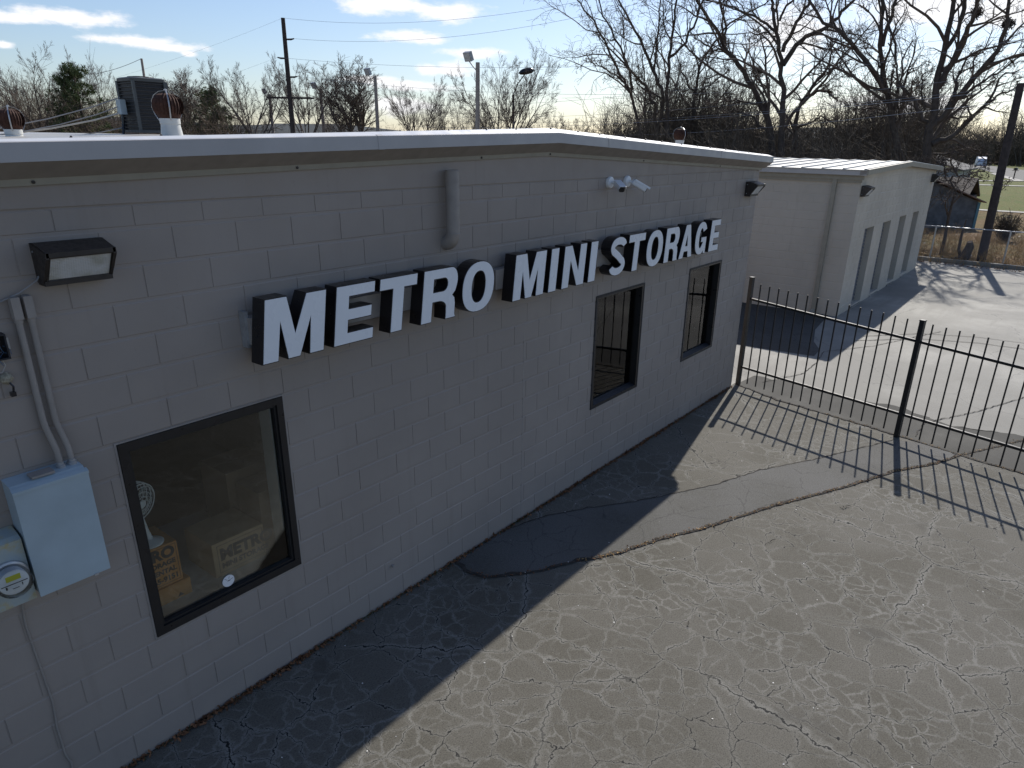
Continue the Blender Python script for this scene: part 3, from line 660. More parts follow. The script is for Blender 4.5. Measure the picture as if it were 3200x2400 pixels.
for x0, cb, lab in ((-.257, -.238, 'left one of two grey conduits running down to the pale blue cabinet'), (-.200, -.180, 'right one of two grey conduits running down to the pale blue cabinet')):
    t = thing('conduit', (x0, -.03, 3.19), lab, 'conduit', 'conduits above the cabinet')
    part('pipe', MB().tube([(x0, -.026, 3.09), (x0-.002, -.026, 2.8), (x0-.003, -.026, 2.52), (x0, -.028, 2.47), (cb-.006, -.040, 2.38), (cb, -.045, 2.33), (cb, -.055, 2.24)], .0165, 10), M['conduit_paint'], t, True)
    hd = MB(); hd.loft([[(x0-.022+.002*i, -.012, z), (x0-.020, -.052, z-.004), (x0+.020, -.052, z-.004), (x0+.022-.002*i, -.012, z)] for i, z in ((0, 3.075), (0, 3.08), (0, 3.17), (4, 3.188))])
    part('conduit_body', hd, M['conduit_paint'], t)
    part('collar', MB().lathe([(.0205, 0), (.0205, .028), (.018, .03)], (x0, -.026, 3.05), (0, 0, 1), 10), M['conduit_paint'], t, True)
    part('connector', MB().lathe([(.024, 0), (.024, .018), (.019, .02), (.019, .034)], (cb, -.055, 2.235), (0, 0, 1), 10), M['galvanized'], t, True)

cab = thing('electrical_cabinet', (-.31, -.08, 1.57), 'pale blue metal electrical cabinet below the twin conduits', 'cabinet')
cx0, cx1, cz0, cz1, cy = -.508, -.150, 1.573, 2.232, -.155
bd = MB(); bd.loft([[(x, -.002, cz0+.01), (x, cy+.012, cz0+.01), (x, cy+.012, cz1-.02), (x, cy+.05, cz1), (x, -.002, cz1+.012)] for x in (cx0, cx1)])
part('body', bd, M['cabinet_blue'], cab)
part('door', MB().box(cx0-.004, cx1+.004, cy, cy+.0115, cz0, cz1-.035), M['cabinet_blue'], cab)
part('rain_lip', MB().loft([[(x, cy-.006, cz1-.034), (x, cy-.006, cz1-.018), (x, cy+.02, cz1-.006), (x, cy+.02, cz1-.034)] for x in (cx0-.006, cx1+.006)]), M['cabinet_blue'], cab)
part('hub_plate', MB().box(-.40, -.29, -.115, -.04, cz1+.0065, cz1+.020), M['conduit_paint'], cab)
part('latch', MB().box(-.235, -.212, cy-.004, cy+.004, cz0-.008, cz0+.004), M['galvanized'], cab)

met = thing('electric_meter', (-.61, -.06, 1.56), 'round glass electric meter on a stained grey box beside the cabinet', 'meter')
part('socket_box', MB().box(-.71, -.520, -.118, -.002, 1.558, 1.935).loft([[(-.71, -.002, 1.936), (-.52, -.002, 1.936), (-.52, -.118, 1.936), (-.71, -.118, 1.936)], [(-.71, -.002, 1.975), (-.52, -.002, 1.975), (-.52, -.09, 1.952), (-.71, -.09, 1.952)]]), M['meter_box'], met)
part('ring', MB().lathe([(.094, 0), (.094, .014), (.084, .02), (.082, .02)], (-.617, -.119, 1.742), (0, -1, 0), 28), M['galvanized'], met, True)
part('glass_cover', MB().lathe([(.083, 0), (.083, .075), (.078, .083), (0, .084)], (-.617, -.137, 1.742), (0, -1, 0), 28, False), M['meter_glass'], met, True)
dl = part('dial', MB().lathe([(.070, .0), (.070, .055), (.0, .056)], (-.617, -.137, 1.742), (0, -1, 0), 26), M['white_plastic'], met)
part('display', MB().box(-.650, -.583, -.1955, -.193, 1.755, 1.785), M['meter_yellow'], dl)
part('print_line', MB().box(-.678, -.556, -.1945, -.193, 1.733, 1.737).box(-.66, -.652, -.1945, -.193, 1.712, 1.728).box(-.585, -.581, -.1945, -.193, 1.712, 1.728).box(-.63, -.60, -.1945, -.193, 1.706, 1.709), M['box_ink'], dl)

pb = thing('telephone_box', (-.43, -.03, 2.88), 'small dark open telephone box with tangled wires at the wall', 'junction box')
part('case', frame_ring(-.50, -.338, 2.885, 3.015, .008, -.06, -.002), M['coil_dark'], pb); part('back_plate', MB().box(-.492, -.346, -.012, -.003, 2.893, 3.007), M['dark_plastic'], pb)
part('hinge_tab', MB().box(-.337, -.318, -.016, -.004, 2.925, 2.985), M['cable_pale'], pb)
wr = random.Random(5); wm = MB()
for i in range(16):
    p = Vector((-.47+.12*wr.random(), -.03, 2.95)); pts = [p]
    for j in range(7): p = p+Vector((wr.uniform(-.02, .022), wr.uniform(-.012, .010), wr.uniform(-.032, .010))); pts.append(Vector((min(p.x, -.325), min(max(p.y, -.075), -.013), max(p.z, 2.81))))
    wm.tube(pts, .0014, 4)
part('wire', wm, M['copper_blue'], pb); part('wire', MB().tube([(-.47, -.03, 2.885), (-.44, -.06, 2.84), (-.39, -.05, 2.82), (-.362, -.03, 2.85), (-.366, -.02, 2.875)], .002, 5), M['cable_pale'], pb)
nest = thing('wall_plug', (-.365, -.02, 2.70), 'lump of old foam with a dangling black connector on the wall', 'cable end')
fm = MB(); fr_ = random.Random(9)
fm.loft([[(-.372+math.cos(t)*(r+fr_.uniform(-.006, .006)), -.006-y, 2.778+math.sin(t)*(r+fr_.uniform(-.006, .006))) for t in [2*math.pi*k/9 for k in range(9)]] for r, y in ((.03, 0), (.032, .012), (.026, .026), (.012, .034))])
part('foam', fm, M['foam'], nest, True)
part('cord', MB().tube([(-.366, -.03, 2.76), (-.355, -.038, 2.735), (-.358, -.03, 2.705)], .0055, 6), M['dark_plastic'], nest); part('connector', MB().box(-.374, -.350, -.04, -.018, 2.682, 2.706), M['dark_plastic'], nest)
tag(part('ground_wire', MB().tube([(-.50, -.02, 1.565), (-.545, -.02, 1.535), (-.572, -.016, 1.50), (-.578, -.008, 1.44), (-.584, -.007, 1.353), (-.575, -.007, 1.085), (-.564, -.007, .783), (-.579, -.007, .594), (-.577, -.007, .37), (-.560, -.008, .29), (-.572, -.008, .20), (-.57, -.01, .0)], .0055, 6), M['conduit_paint'], None, True), 'thin painted ground wire running down the wall below the meter', 'wire')
tag(part('hose_stub', MB().lathe([(.012, 0), (.012, .03), (.008, .032), (.0, .032)], (2.12, -.001, .36), (0, -1, 0), 9), M['conduit_paint'], None), 'tiny painted pipe stub low on the grey wall', 'pipe')

vp = thing('vent_pipe', (2.92, -.08, 3.15), 'grey painted round vent pipe with an elbow above the sign', 'vent pipe')
part('pipe', MB().lathe([(.057, 0), (.057, .50), (.050, .502), (.05, .44)], (2.922, -.085, 3.232), (0, 0, 1), 18), M['conduit_paint'], vp, True)
el_ = MB(); rings = []
for i in range(7):
    a = rad(i*15); c = Vector((2.922, -.085+.085*(1-math.cos(a)), 3.235-.085*math.sin(a)))
    ax = Vector((0, math.sin(a), -math.cos(a))); u = Vector((1, 0, 0)); v = ax.cross(u)
    rings.append([c+(u*math.cos(2*math.pi*k/18)+v*math.sin(2*math.pi*k/18))*.061 for k in range(18)])
el_.loft(rings); part('elbow', el_, M['conduit_paint'], vp, True)
part('seam', MB().lathe([(.0605, 0), (.0625, .004), (.0605, .008)], (2.922, -.085, 3.232), (0, 0, 1), 18, False), M['conduit_paint'], vp, True)

def sec_cam(x, z, target, label):
    t = thing('security_camera', (x, 0, z), label, 'camera', 'security cameras on the office wall')
    part('mount', MB().lathe([(.062, .001), (.062, .028), (.056, .036), (.03, .040), (0, .040)], (x, 0, z), (0, -1, 0), 22), M['white_plastic'], t, True)
    part('arm', MB().tube([(x, -.036, z), (x+.005, -.075, z-.004), (x+.02, -.095, z-.012)], [.017, .015, .019], 10), M['white_plastic'], t, True)
    c = Vector((x+.02, -.10, z-.014)); d = Vector(target).normalized(); s = d.cross(Vector((0, 0, 1))).normalized(); u = s.cross(d)
    def sec(f, hw, hh, o=0): return [c+d*f+s*(hw*math.copysign(abs(math.cos(q))**.5, math.cos(q)))+u*(hh*math.copysign(abs(math.sin(q))**.5, math.sin(q))+o) for q in [2*math.pi*k/16+.1 for k in range(16)]]
    part('body', MB().loft([sec(-.03, .028, .026), sec(-.02, .035, .033), (sec(.14, .036, .034)), sec(.15, .034, .032)]), M['white_plastic'], t, True)
    sh = MB(); sh.loft([[c+d*f+s*-.041+u*.018, c+d*f+s*-.038+u*.040, c+d*f+s*.038+u*.040, c+d*f+s*.041+u*.018, c+d*f+s*.037+u*.018, c+d*f+s*.035+u*.0365, c+d*f-s*.035+u*.0365, c+d*f-s*.037+u*.018] for f in (-.02, .185)]); part('sun_shield', sh, M['white_plastic'], t)
    part('face', MB().loft([sec(.1505, .033, .031), sec(.157, .032, .030)]), M['dark_plastic'], t, True)
    part('lens', MB().lathe([(.016, 0), (.016, .004), (.010, .005), (0, .003)], c+d*.157, tuple(d), 14), M['glass_dark'], t, True)
sec_cam(5.50, 3.552, (-.62, -.75, -.30), 'left white security camera pointing toward the lot')
sec_cam(5.875, 3.552, (.62, -.55, -.42), 'right white security camera pointing down toward the fence')

# ------------------------------------------------------------------ behind the shop window
def printed(name, txt, size, x, y, z, parent, mat, bold=.0, align='LEFT'):
    cu = bpy.data.curves.new('print', 'FONT'); cu.body = txt; cu.size = size; cu.offset = bold; cu.align_x = align; cu.resolution_u = 3
    ob = bpy.data.objects.new('print', cu); COL.objects.link(ob)
    bpy.context.view_layer.update(); me = bpy.data.meshes.new_from_object(ob.evaluated_get(bpy.context.evaluated_depsgraph_get()))
    bpy.data.objects.remove(ob); bpy.data.curves.remove(cu)
    mb = MB(); mb.v = [(x+v.co.x, y, z+v.co.y) for v in me.vertices]; mb.f = [tuple(p.vertices) for p in me.polygons]; bpy.data.meshes.remove(me)
    return part(name, mb, mat, parent)
def carton(x0, x1, y0, y1, z0, z1, mat, label):
    t = thing('cardboard_box', ((x0+x1)/2, (y0+y1)/2, z0), label, 'box', 'cardboard boxes in the shop window')
    part('carton', MB().box(x0, x1, y0, y1, z0, z1), M[mat], t); ym = (y0+y1)/2
    part('flap', MB().box(x0+.001, x1-.001, y0+.001, ym-.002, z1+.0002, z1+.004), M[mat], t); part('flap', MB().box(x0+.001, x1-.001, ym+.002, y1-.001, z1+.0002, z1+.004), M[mat], t)
    return t
def border(x0, x1, y, z0, z1, parent):
    w_ = .0035; mb = MB()
    for a, b, c, d in ((x0, x1, z0, z0+w_), (x0, x1, z1-w_, z1), (x0, x0+w_, z0+w_, z1-w_), (x1-w_, x1, z0+w_, z1-w_)): mb.quad((a, y, c), (b, y, c), (b, y, d), (a, y, d))
    part('print', mb, M['box_ink'], parent)
ZL = .9005
a = carton(.648, 1.066, .237, .63, ZL, 1.178, 'cardboard', 'brown box printed METRO MINI STORAGE, wide, in the middle of the shop window')
printed('print', 'METRO', .132, .700, .2355, 1.032, a, M['box_ink'], .007); printed('print', 'MINI STORAGE', .058, .705, .2355, .962, a, M['box_ink'], .003); border(.682, 1.052, .2355, .930, 1.158, a)
b = carton(.03, .415, .24, .55, 1.030, 1.338, 'cardboard_orange', 'orange box with black print under the desk fan')
printed('print', 'METRO', .112, .39, .2385, 1.245, b, M['box_ink'], .006, 'RIGHT'); printed('print', 'MINI STORAGE', .050, .385, .2385, 1.187, b, M['box_ink'], .0025, 'RIGHT'); printed('print', 'RENTAL', .050, .385, .2385, 1.128, b, M['box_ink'], .0025, 'RIGHT'); printed('print', '65-9151', .054, .392, .2385, 1.066, b, M['box_ink'], .0025, 'RIGHT'); border(-.0, .403, .2385, 1.045, 1.330, b)
c_ = carton(.01, .455, .225, .58, ZL, 1.024, 'cardboard_orange', 'low orange box at the bottom of the stack under the fan')
mb = MB(); mb.v = [(.35, .2235, .915), (.395, .2235, .915), (.3725, .2235, .945)]; mb.f = [(0, 1, 2)]; part('print', mb, M['box_ink'], c_)
carton(1.10, 1.36, .30, .62, ZL, 1.40, 'cardboard_shaded', 'tall plain brown box at the right edge of the shop window')
carton(1.05, 1.46, .66, 1.05, ZL, 1.47, 'cardboard_shaded', 'tallest brown box at the back of the shop window')
fan = thing('desk_fan', (.26, .33, 1.343), 'white desk fan with a wire cage standing on the orange box', 'fan')
part('base', MB().lathe([(.085, 0), (.086, .008), (.07, .02), (.03, .032), (.026, .034)], (.285, .335, 1.343), (0, 0, 1), 24), M['fan_white'], fan, True)
part('stem', MB().lathe([(.026, 0), (.020, .06), (.018, .2), (.020, .24)], (.285, .345, 1.374), (-.13, .05, 1), 12), M['fan_white'], fan, True)
fc = Vector((.235, .315, 1.69)); fd = Vector((.35, -.9, -.12)).normalized()
cg = MB()
for R, o in ((.135, 0), (.133, .03), (.133, -.03), (.118, .045), (.084, .052), (.05, .056), (.118, -.045), (.07, -.05)): cg.ring(fc+fd*o, fd, R, .0022 if R < .13 else .004, 36, 5)
su = fd.cross(Vector((0, 0, 1))).normalized(); sv = su.cross(fd)
for k in range(28):
    t = 2*math.pi*k/28; o = su*math.cos(t)+sv*math.sin(t); cg.tube([fc+fd*.056+o*.045, fc+fd*.045+o*.10, fc+fd*.02+o*.133, fc-fd*.02+o*.133, fc-fd*.045+o*.10, fc-fd*.05+o*.05], .0013, 4)
part('cage', cg, M['fan_white'], fan)
part('motor', MB().lathe([(.02, 0), (.05, .01), (.055, .06), (.045, .09), (0, .095)], fc-fd*.14, tuple(fd), 18), M['fan_white'], fan, True)
for k in range(3):
    t = rad(120*k+20); o = su*math.cos(t)+sv*math.sin(t); p = fd.cross(o); part('blade', MB().loft([[fc+o*.03-p*.012, fc+o*.03+p*.012, fc+o*.115+p*.045+fd*.018, fc+o*.115-p*.03-fd*.018], [fc+o*.03-p*.012+fd*.002, fc+o*.03+p*.012+fd*.002, fc+o*.115+p*.045+fd*.02, fc+o*.115-p*.03-fd*.016]]), M['meter_box'], fan)
part('badge', MB().lathe([(.03, 0), (.028, .006), (0, .007)], fc+fd*.056, tuple(fd), 16), M['fan_white'], fan, True)
st = thing('round_sticker', (.63, .029, .98), 'round white sticker with thin dark lines at the bottom of the shop window', 'sticker')
part('disc', MB().lathe([(.046, 0), (.046, .0015), (0, .0016)], (.63, .0295, .985), (0, -1, 0), 24), M['white_plastic'], st)
mk = MB()
for k in range(3):
    t = rad(60*k+15); d = Vector((math.cos(t), 0, math.sin(t))); mk.obox(Vector((.63, .0277, .985))+d*.026, d, (0, 1, 0), d.cross(Vector((0, 1, 0))), .012, .0003, .0012)
mk.box(.623, .643, .0273, .0278, .983, .989); part('mark', mk, M['box_ink'], st)
tag(part('poster', MB().loft([[(x, y, z) for x, y in ((5.66, .105), (5.98, .098), (5.98, .100), (5.66, .107))] for z in (.98, 1.4, 2.0)]), M['paper'], None), 'pale lilac paper poster hanging behind the tall barred window', 'poster')

# ------------------------------------------------------------------ iron fence
fa = Vector((10.21, -.05, 0)); fdir = Vector((-.27156, -.96242, 0)); fn = Vector((-fdir.y, fdir.x, 0))
fence = thing('iron_fence', tuple(fa), 'black iron picket fence running from the office corner across the paving', 'fence')
FE = 8.6
def fz(s, z0, sl): return z0+sl*s
def fbox(s, z0, z1, hw, name, sl=0.0):
    p = fa+fdir*s; return part(name, MB().obox((p.x, p.y, (z0+z1)/2), tuple(fdir), tuple(fn), (0, 0, 1), hw, hw, (z1-z0)/2), M['black_metal'], fence)
for s, h in ((0.0, 1.885), (2.835, 1.735), (5.67, 1.63), (8.5, 1.53)):
    po = fbox(s, 0, h, .032, 'post'); p = fa+fdir*s; part('cap', MB().obox((p.x, p.y, h+.008), tuple(fdir), tuple(fn), (0, 0, 1), .036, .036, .008), M['black_metal'], po)
for z0, sl in ((1.535, -.032), (.335, .007)):
    for s0, s1 in ((.032, 2.803), (2.867, 5.638), (5.702, 8.468)):
        a = fa+fdir*s0; b = fa+fdir*s1; za, zb = z0+sl*s0, z0+sl*s1; ax = Vector((b.x-a.x, b.y-a.y, zb-za)); ln = ax.length; ax.normalize(); c = (a+b)/2
        part('rail', MB().obox((c.x, c.y, (za+zb)/2), tuple(ax), tuple(fn), tuple(ax.cross(fn)), ln/2, .018, .018), M['black_metal'], fence)
s = .185
while s < FE:
    if min(abs(s-q) for q in (0, 2.835, 5.67, 8.5)) > .09: fbox(s, .062, 1.815-.033*s, .0082, 'picket')
    s += .1745

# ------------------------------------------------------------------ on the roofs
def turbine(c, zroof, R, label):
    c = Vector(c); t = thing('turbine_vent', (c.x, c.y, zroof), label, 'roof vent', 'rusty turbine vents')
    part('pipe', MB().lathe([(R*.72, 0), (R*.62, c.z-R*.80-zroof-.07), (R*.66, c.z-R*.80-zroof-.065), (R*.66, c.z-R*.80-zroof)], (c.x, c.y, zroof), (0, 0, 1), 24), M['white_pipe'], t, True)
    hd = part('turbine_head', MB().lathe([(R*.62, -R*.8), (R*.72, -R*.7), (R*.86, -R*.25), (R*.90, R*.1), (R*.80, R*.5), (R*.5, R*.74), (0, R*.80)], tuple(c), (0, 0, 1), 20), M['rust'], t, True)
    for k in range(26):
        a = 2*math.pi*k/26; mb = MB(); rows = []
        for q in range(7):
            ph = rad(-52+q*21); rr = R*math.cos(ph)**.75; z = R*.82*math.sin(ph); a1 = a-.10; a2 = a+.14
            rows.append([(c.x+rr*1.01*math.cos(a1), c.y+rr*1.01*math.sin(a1), c.z+z), (c.x+rr*.90*math.cos(a2), c.y+rr*.90*math.sin(a2), c.z+z), (c.x+rr*.885*math.cos(a2), c.y+rr*.885*math.sin(a2), c.z+z), (c.x+rr*.99*math.cos(a1), c.y+rr*.99*math.sin(a1), c.z+z)])
        mb.loft(rows); part('vane', mb, M['rust'], hd)
    for k in range(3):
        a = rad(-112+k*120); d = Vector((math.cos(a), math.sin(a), 0)); q = Vector((-d.y, d.x, 0)); rows = []
        for ph in (-52, -30, -5, 20, 45, 70, 90):
            p = rad(ph); rr = R*1.12*math.cos(p)**.8 if ph < 90 else .0; rr = max(rr, R*.66 if ph < -45 else 0); o = c+d*rr+Vector((0, 0, R*.98*math.sin(p) if ph > -45 else -R*.92)); n_ = (d*math.cos(p)+Vector((0, 0, math.sin(p))))
            rows.append([o-q*.008, o+q*.008, o+q*.008-n_*.003, o-q*.008-n_*.003])
        part('strap', MB().loft(rows), M['galvanized'], t)
    part('hub_cap', MB().lathe([(R*.12, 0), (R*.12, .012), (0, .02)], (c.x, c.y, c.z+R*.97), (0, 0, 1), 10), M['galvanized'], t, True)
def on_roof(x): return zf(x)+rise(x)-.11
p = sight(524, 331, 11.0); turbine(p, on_roof(p[0]), .190, 'rusty turbine vent on a white pipe in front of the air conditioner')
p = sight(33, 372, 13.0); turbine(p, on_roof(p[0])-.06, .170, 'rusty turbine vent on a white pipe at the left edge of the roof')
p = sight(2126, 420, 22.0); turbine(p, zr(p[0]), .19, 'dark turbine vent peeking up behind the sloping roof edge')

c0 = sight(424, 330, 13.5)[:2]; ux = Vector((1, 0, 0)); uy = Vector((0, 1, 0)); AW = .56; zb = on_roof(c0[0])+.02; zt = 4.80
ctr = Vector((c0[0], c0[1], 0))+ux*AW/2+uy*AW/2
ac = thing('air_conditioner', (ctr.x, ctr.y, zb), 'dark slatted air conditioner condenser standing on the office roof', 'air conditioner')
O = lambda nm, z0, z1, h, mat, par=None: part(nm, MB().obox((ctr.x, ctr.y, (z0+z1)/2), tuple(ux), tuple(uy), (0, 0, 1), h, h, (z1-z0)/2), M[mat], par or ac)
O('coil', zb+.04, zt-.05, AW/2-.03, 'coil_dark'); O('base_pan', zb, zb+.04, AW/2, 'ac_grey')
def rrect(h, r, z):
    o = []
    for sx, sy, a0 in ((1, 1, 0), (-1, 1, 90), (-1, -1, 180), (1, -1, 270)):
        for k in range(5): a = rad(a0+22.5*k); o.append(ctr+ux*(sx*(h-r)+r*math.cos(a))+uy*(sy*(h-r)+r*math.sin(a))+Vector((0, 0, z)))
    return o
tp = part('top_cover', MB().loft([rrect(AW/2, .09, zt-.06), rrect(AW/2+.004, .09, zt-.015), rrect(AW/2-.03, .08, zt)]), M['ac_grey'], ac)
part('fan_guard', MB().ring((ctr.x, ctr.y, zt+.012), (0, 0, 1), AW*.33, .006, 30, 5).ring((ctr.x, ctr.y, zt+.02), (0, 0, 1), AW*.22, .004, 26, 5), M['coil_dark'], tp)
for i in range(13):
    z = zb+.075+i*(zt-zb-.17)/12; part('slat', MB().loft([rrect(AW/2-.012, .07, z), rrect(AW/2-.004, .07, z+.003), rrect(AW/2-.004, .07, z+.010), rrect(AW/2-.012, .07, z+.012)]), M['ac_slat'], ac)
for sx, sy in ((-1, -1), (1, -1), (-1, 1), (1, 1)):
    q = ctr+ux*sx*(AW/2-.03)+uy*sy*(AW/2-.03); part('corner_post', MB().obox((q.x, q.y, (zb+zt)/2-.02), tuple(ux), tuple(uy), (0, 0, 1), .032 if sx != sy else .02, .032 if sx != sy else .02, (zt-zb)/2-.03), M['ac_grey'], ac)
q = ctr-ux*(AW/2+.05)+uy*.1
part('disconnect_box', MB().obox((q.x, q.y, zb+.38), tuple(ux), tuple(uy), (0, 0, 1), .045, .07, .11), M['cabinet_blue'], ac)
part('line_set', MB().tube([q+Vector((0, 0, zb+.28)), q+Vector((-.02, 0, zb+.12)), q+Vector((-.05, -.02, zb-.02))], .022, 8), M['dark_plastic'], ac)
for i, (z0, z1, mat, x) in enumerate(((.52, .05, 'cable_grey', -1.9), (.40, .02, 'cable_grey', -1.5), (.30, .0, 'cable_pale', -1.7), (.08, -.02, 'cable_grey', -1.3))):
    a = q+Vector((0, 0, zb+z0)); b = q+Vector((x, .9+.2*i, zb+z1-.1)); m_ = (a+b)/2-Vector((0, 0, .06))
    part('cable', MB().tube([a, a*.6+m_*.4-Vector((0,0,.02)), m_, m_*.5+b*.5-Vector((0,0,.01)), b], .012 if i == 2 else .008, 6), M[mat], ac)

# ------------------------------------------------------------------ poles and wires
def tpole(base, top, r0, r1, name, label, cat, mat, group=None):
    t = thing(name, tuple(base), label, cat, group)
    b, e = Vector(base), Vector(top); part('pole', MB().tube([b, b*.66+e*.34, b*.33+e*.67, e], [r0, r0*.7+r1*.3, r0*.3+r1*.7, r1], 12), M[mat], t, True); return t
P1 = sight(914, 408, 55); P1t = sight(884, 56, 55)
up1 = tpole((P1[0], P1[1], -.05), tuple(P1t), .20, .13, 'utility_pole', 'tall dark wooden utility pole rising behind the roof ridge', 'utility pole', 'pole_wood')
lat = Vector((rt[0], rt[1], 0)).normalized()
arms = []
for v, sd in ((120, 1), (178, -1), (236, 1)):
    z = P1t[2]-(v-56)/352*(P1t[2]-P1[2]); base = Vector((P1t[0], P1t[1], z)); e = base+lat*sd*.62+Vector((0, 0, .05)); arms.append(e)
    part('insulator_arm', MB().tube([base, base+lat*sd*.4, e], [.05, .06, .035], 8), M['pole_wood'], up1)
z = P1t[2]-(302-56)/352*(P1t[2]-P1[2]); part('cross_arm', MB().obox((P1t[0], P1t[1], z), tuple(lat), (-lat.y, lat.x, 0), (0, 0, 1), 1.6, .06, .06), M['pole_wood'], up1)
def wire(pts, r, label, sag=0.0):
    pts = [Vector(p) for p in pts]; o = []
    for a, b in zip(pts, pts[1:]):
        for i in range(24): t = i/24; o.append(a.lerp(b, t)-Vector((0, 0, sag*4*t*(1-t))))
    o.append(pts[-1]); return tag(part('overhead_wire', MB().tube(o, r, 4), M['wire'], None), label, 'wire', 'overhead wires')
tp1 = Vector(tuple(P1t))
ends = [((2100, -60, 40), tp1, 'topmost overhead wire from the dark utility pole to upper right'), ((2150, -30, 40), arms[0], 'second overhead wire from the dark utility pole to upper right'), ((3000, 120, 42), arms[1], 'third overhead wire sweeping right from the dark utility pole'), ((2900, 250, 46), arms[2], 'fourth overhead wire sweeping right behind the bare trees')]
for (u, v, d), s_, lab in ends: wire([s_, sight(u, v, d)], .007, lab, .9)
for (u, v, d), s_, lab in (((-200, 350, 90), tp1, 'upper thin wire sloping left from the dark utility pole'), ((-150, 420, 90), arms[1], 'lower thin wire sloping left from the dark utility pole')): wire([s_, sight(u, v, d)], .0045, lab, 1.0)
fp = sight(447, 240, 110); fpt = sight(442, 183, 110); tpole((fp[0], fp[1], -.05), tuple(fpt), .22, .14, 'utility_pole', 'small far utility pole rising above the air conditioner', 'utility pole', 'pole_grey')
wire([tuple(fpt), sight(250, 235, 130)], .03, 'short far wire dropping left from the small far pole', .4)
def floodpole(u0, v0, u1, v1, d, side, label, mat='pole_grey', hs=.72):
    a = sight(u0, v0, d); b = sight(u1, v1, d); t = tpole((a[0], a[1], -.05), tuple(b), .17, .12, 'floodlight_pole', label, 'light pole', mat, 'floodlight poles behind the roof')
    tb = Vector(tuple(b)); arm_e = tb+lat*side*.75*hs+Vector((0, 0, .12))
    part('arm', MB().tube([tb-Vector((0, 0, .5)), tb+lat*side*.45*hs-Vector((0, 0, .15)), arm_e], .035, 6), M['galvanized'], t)
    hd = arm_e+Vector((0, 0, .25*hs)); f = (lat*side*.5+Vector((-fw[0], -fw[1], 0)).normalized()*.6+Vector((0, 0, -.35))).normalized(); sx = f.cross(Vector((0, 0, 1))).normalized(); su_ = sx.cross(f)
    part('floodlight', MB().obox(hd, sx, f, su_, .36*hs, .16*hs, .34*hs), M['galvanized'], t); part('lens', MB().obox(hd+f*.165*hs, sx, f, su_, .31*hs, .012, .29*hs), M['lamp_lens'], t)
floodpole(1180, 400, 1172, 238, 60, -1, 'floodlight pole left of the round bare tree, lamp on its left')
floodpole(1490, 392, 1493, 195, 45, -1, 'taller grey floodlight pole before the broad bare tree')
floodpole(1013, 405, 1001, 279, 70, -1, 'thin floodlight pole just right of the dark utility pole')
floodpole(852, 410, 842, 295, 75, -1, 'faint thin floodlight pole just left of the dark utility pole', 'pole_grey', .6)
a = sight(1607, 392, 60); b = sight(1604, 296, 60); sp_ = tpole((a[0], a[1], -.05), tuple(b), .12, .09, 'street_lamp', 'street lamp with a dark oval head on a long arm by the broad bare tree', 'street lamp', 'pole_wood')
hd = Vector(tuple(sight(1645, 225, 60))); part('arm', MB().tube([Vector(tuple(b)), Vector(tuple(sight(1618, 262, 60))), hd], .04, 6), M['pole_wood'], sp_)
hm = MB(); rows = []
for i in range(9):
    t = -1+i/4; rr = math.sqrt(max(0, 1-t*t)); rows.append([hd+lat*t*.62+Vector((0, 0, t*.10+.30*rr*math.sin(q)*(.6 if math.sin(q) < 0 else 1)))+Vector((-lat.y, lat.x, 0))*.30*rr*math.cos(q) for q in [2*math.pi*k/10 for k in range(10)]])
hm.loft(rows); part('lamp_head', hm, M['dark_plastic'], sp_, True)
pr = tpole((30.15, -1.50, -.05), (30.13, -1.36, 6.06), 0.155, .12, 'utility_pole', 'brown wooden utility pole behind the chain link fence at right', 'utility pole', 'pole_wood')
part('pole_cap', MB().lathe([(.122, 0), (.118, .02), (0, .03)], (30.13, -1.36, 6.061), (0, 0, 1), 12), M['pole_wood'], pr)
for i, (v, u2, v2) in enumerate(((300, 1900, 395), (318, 1850, 345), (250, 1850, 310))):
    pass
for i, (z, u2, v2, lab) in enumerate(((5.9, 1300, 395, 'lowest wire from the brown pole leftwards across the bare trees'), (5.55, 1700, 418, 'wire just below the lowest one, crossing before the thicket'))):
    wire([(30.13, -1.4, z), sight(u2, v2, 60)], .008, lab, .5)
for u1, v1, u2, v2, lab in ((3300, 105, 1350, 330, 'high wire crossing in front of the big bare trees'), (3300, 210, 1350, 362, 'middle wire crossing in front of the big bare trees'), (3300, 255, 1350, 375, 'wire crossing the trunks of the big bare trees')):
    wire([sight(u1, v1, 36), sight(u2, v2, 64)], .007, lab, .7)

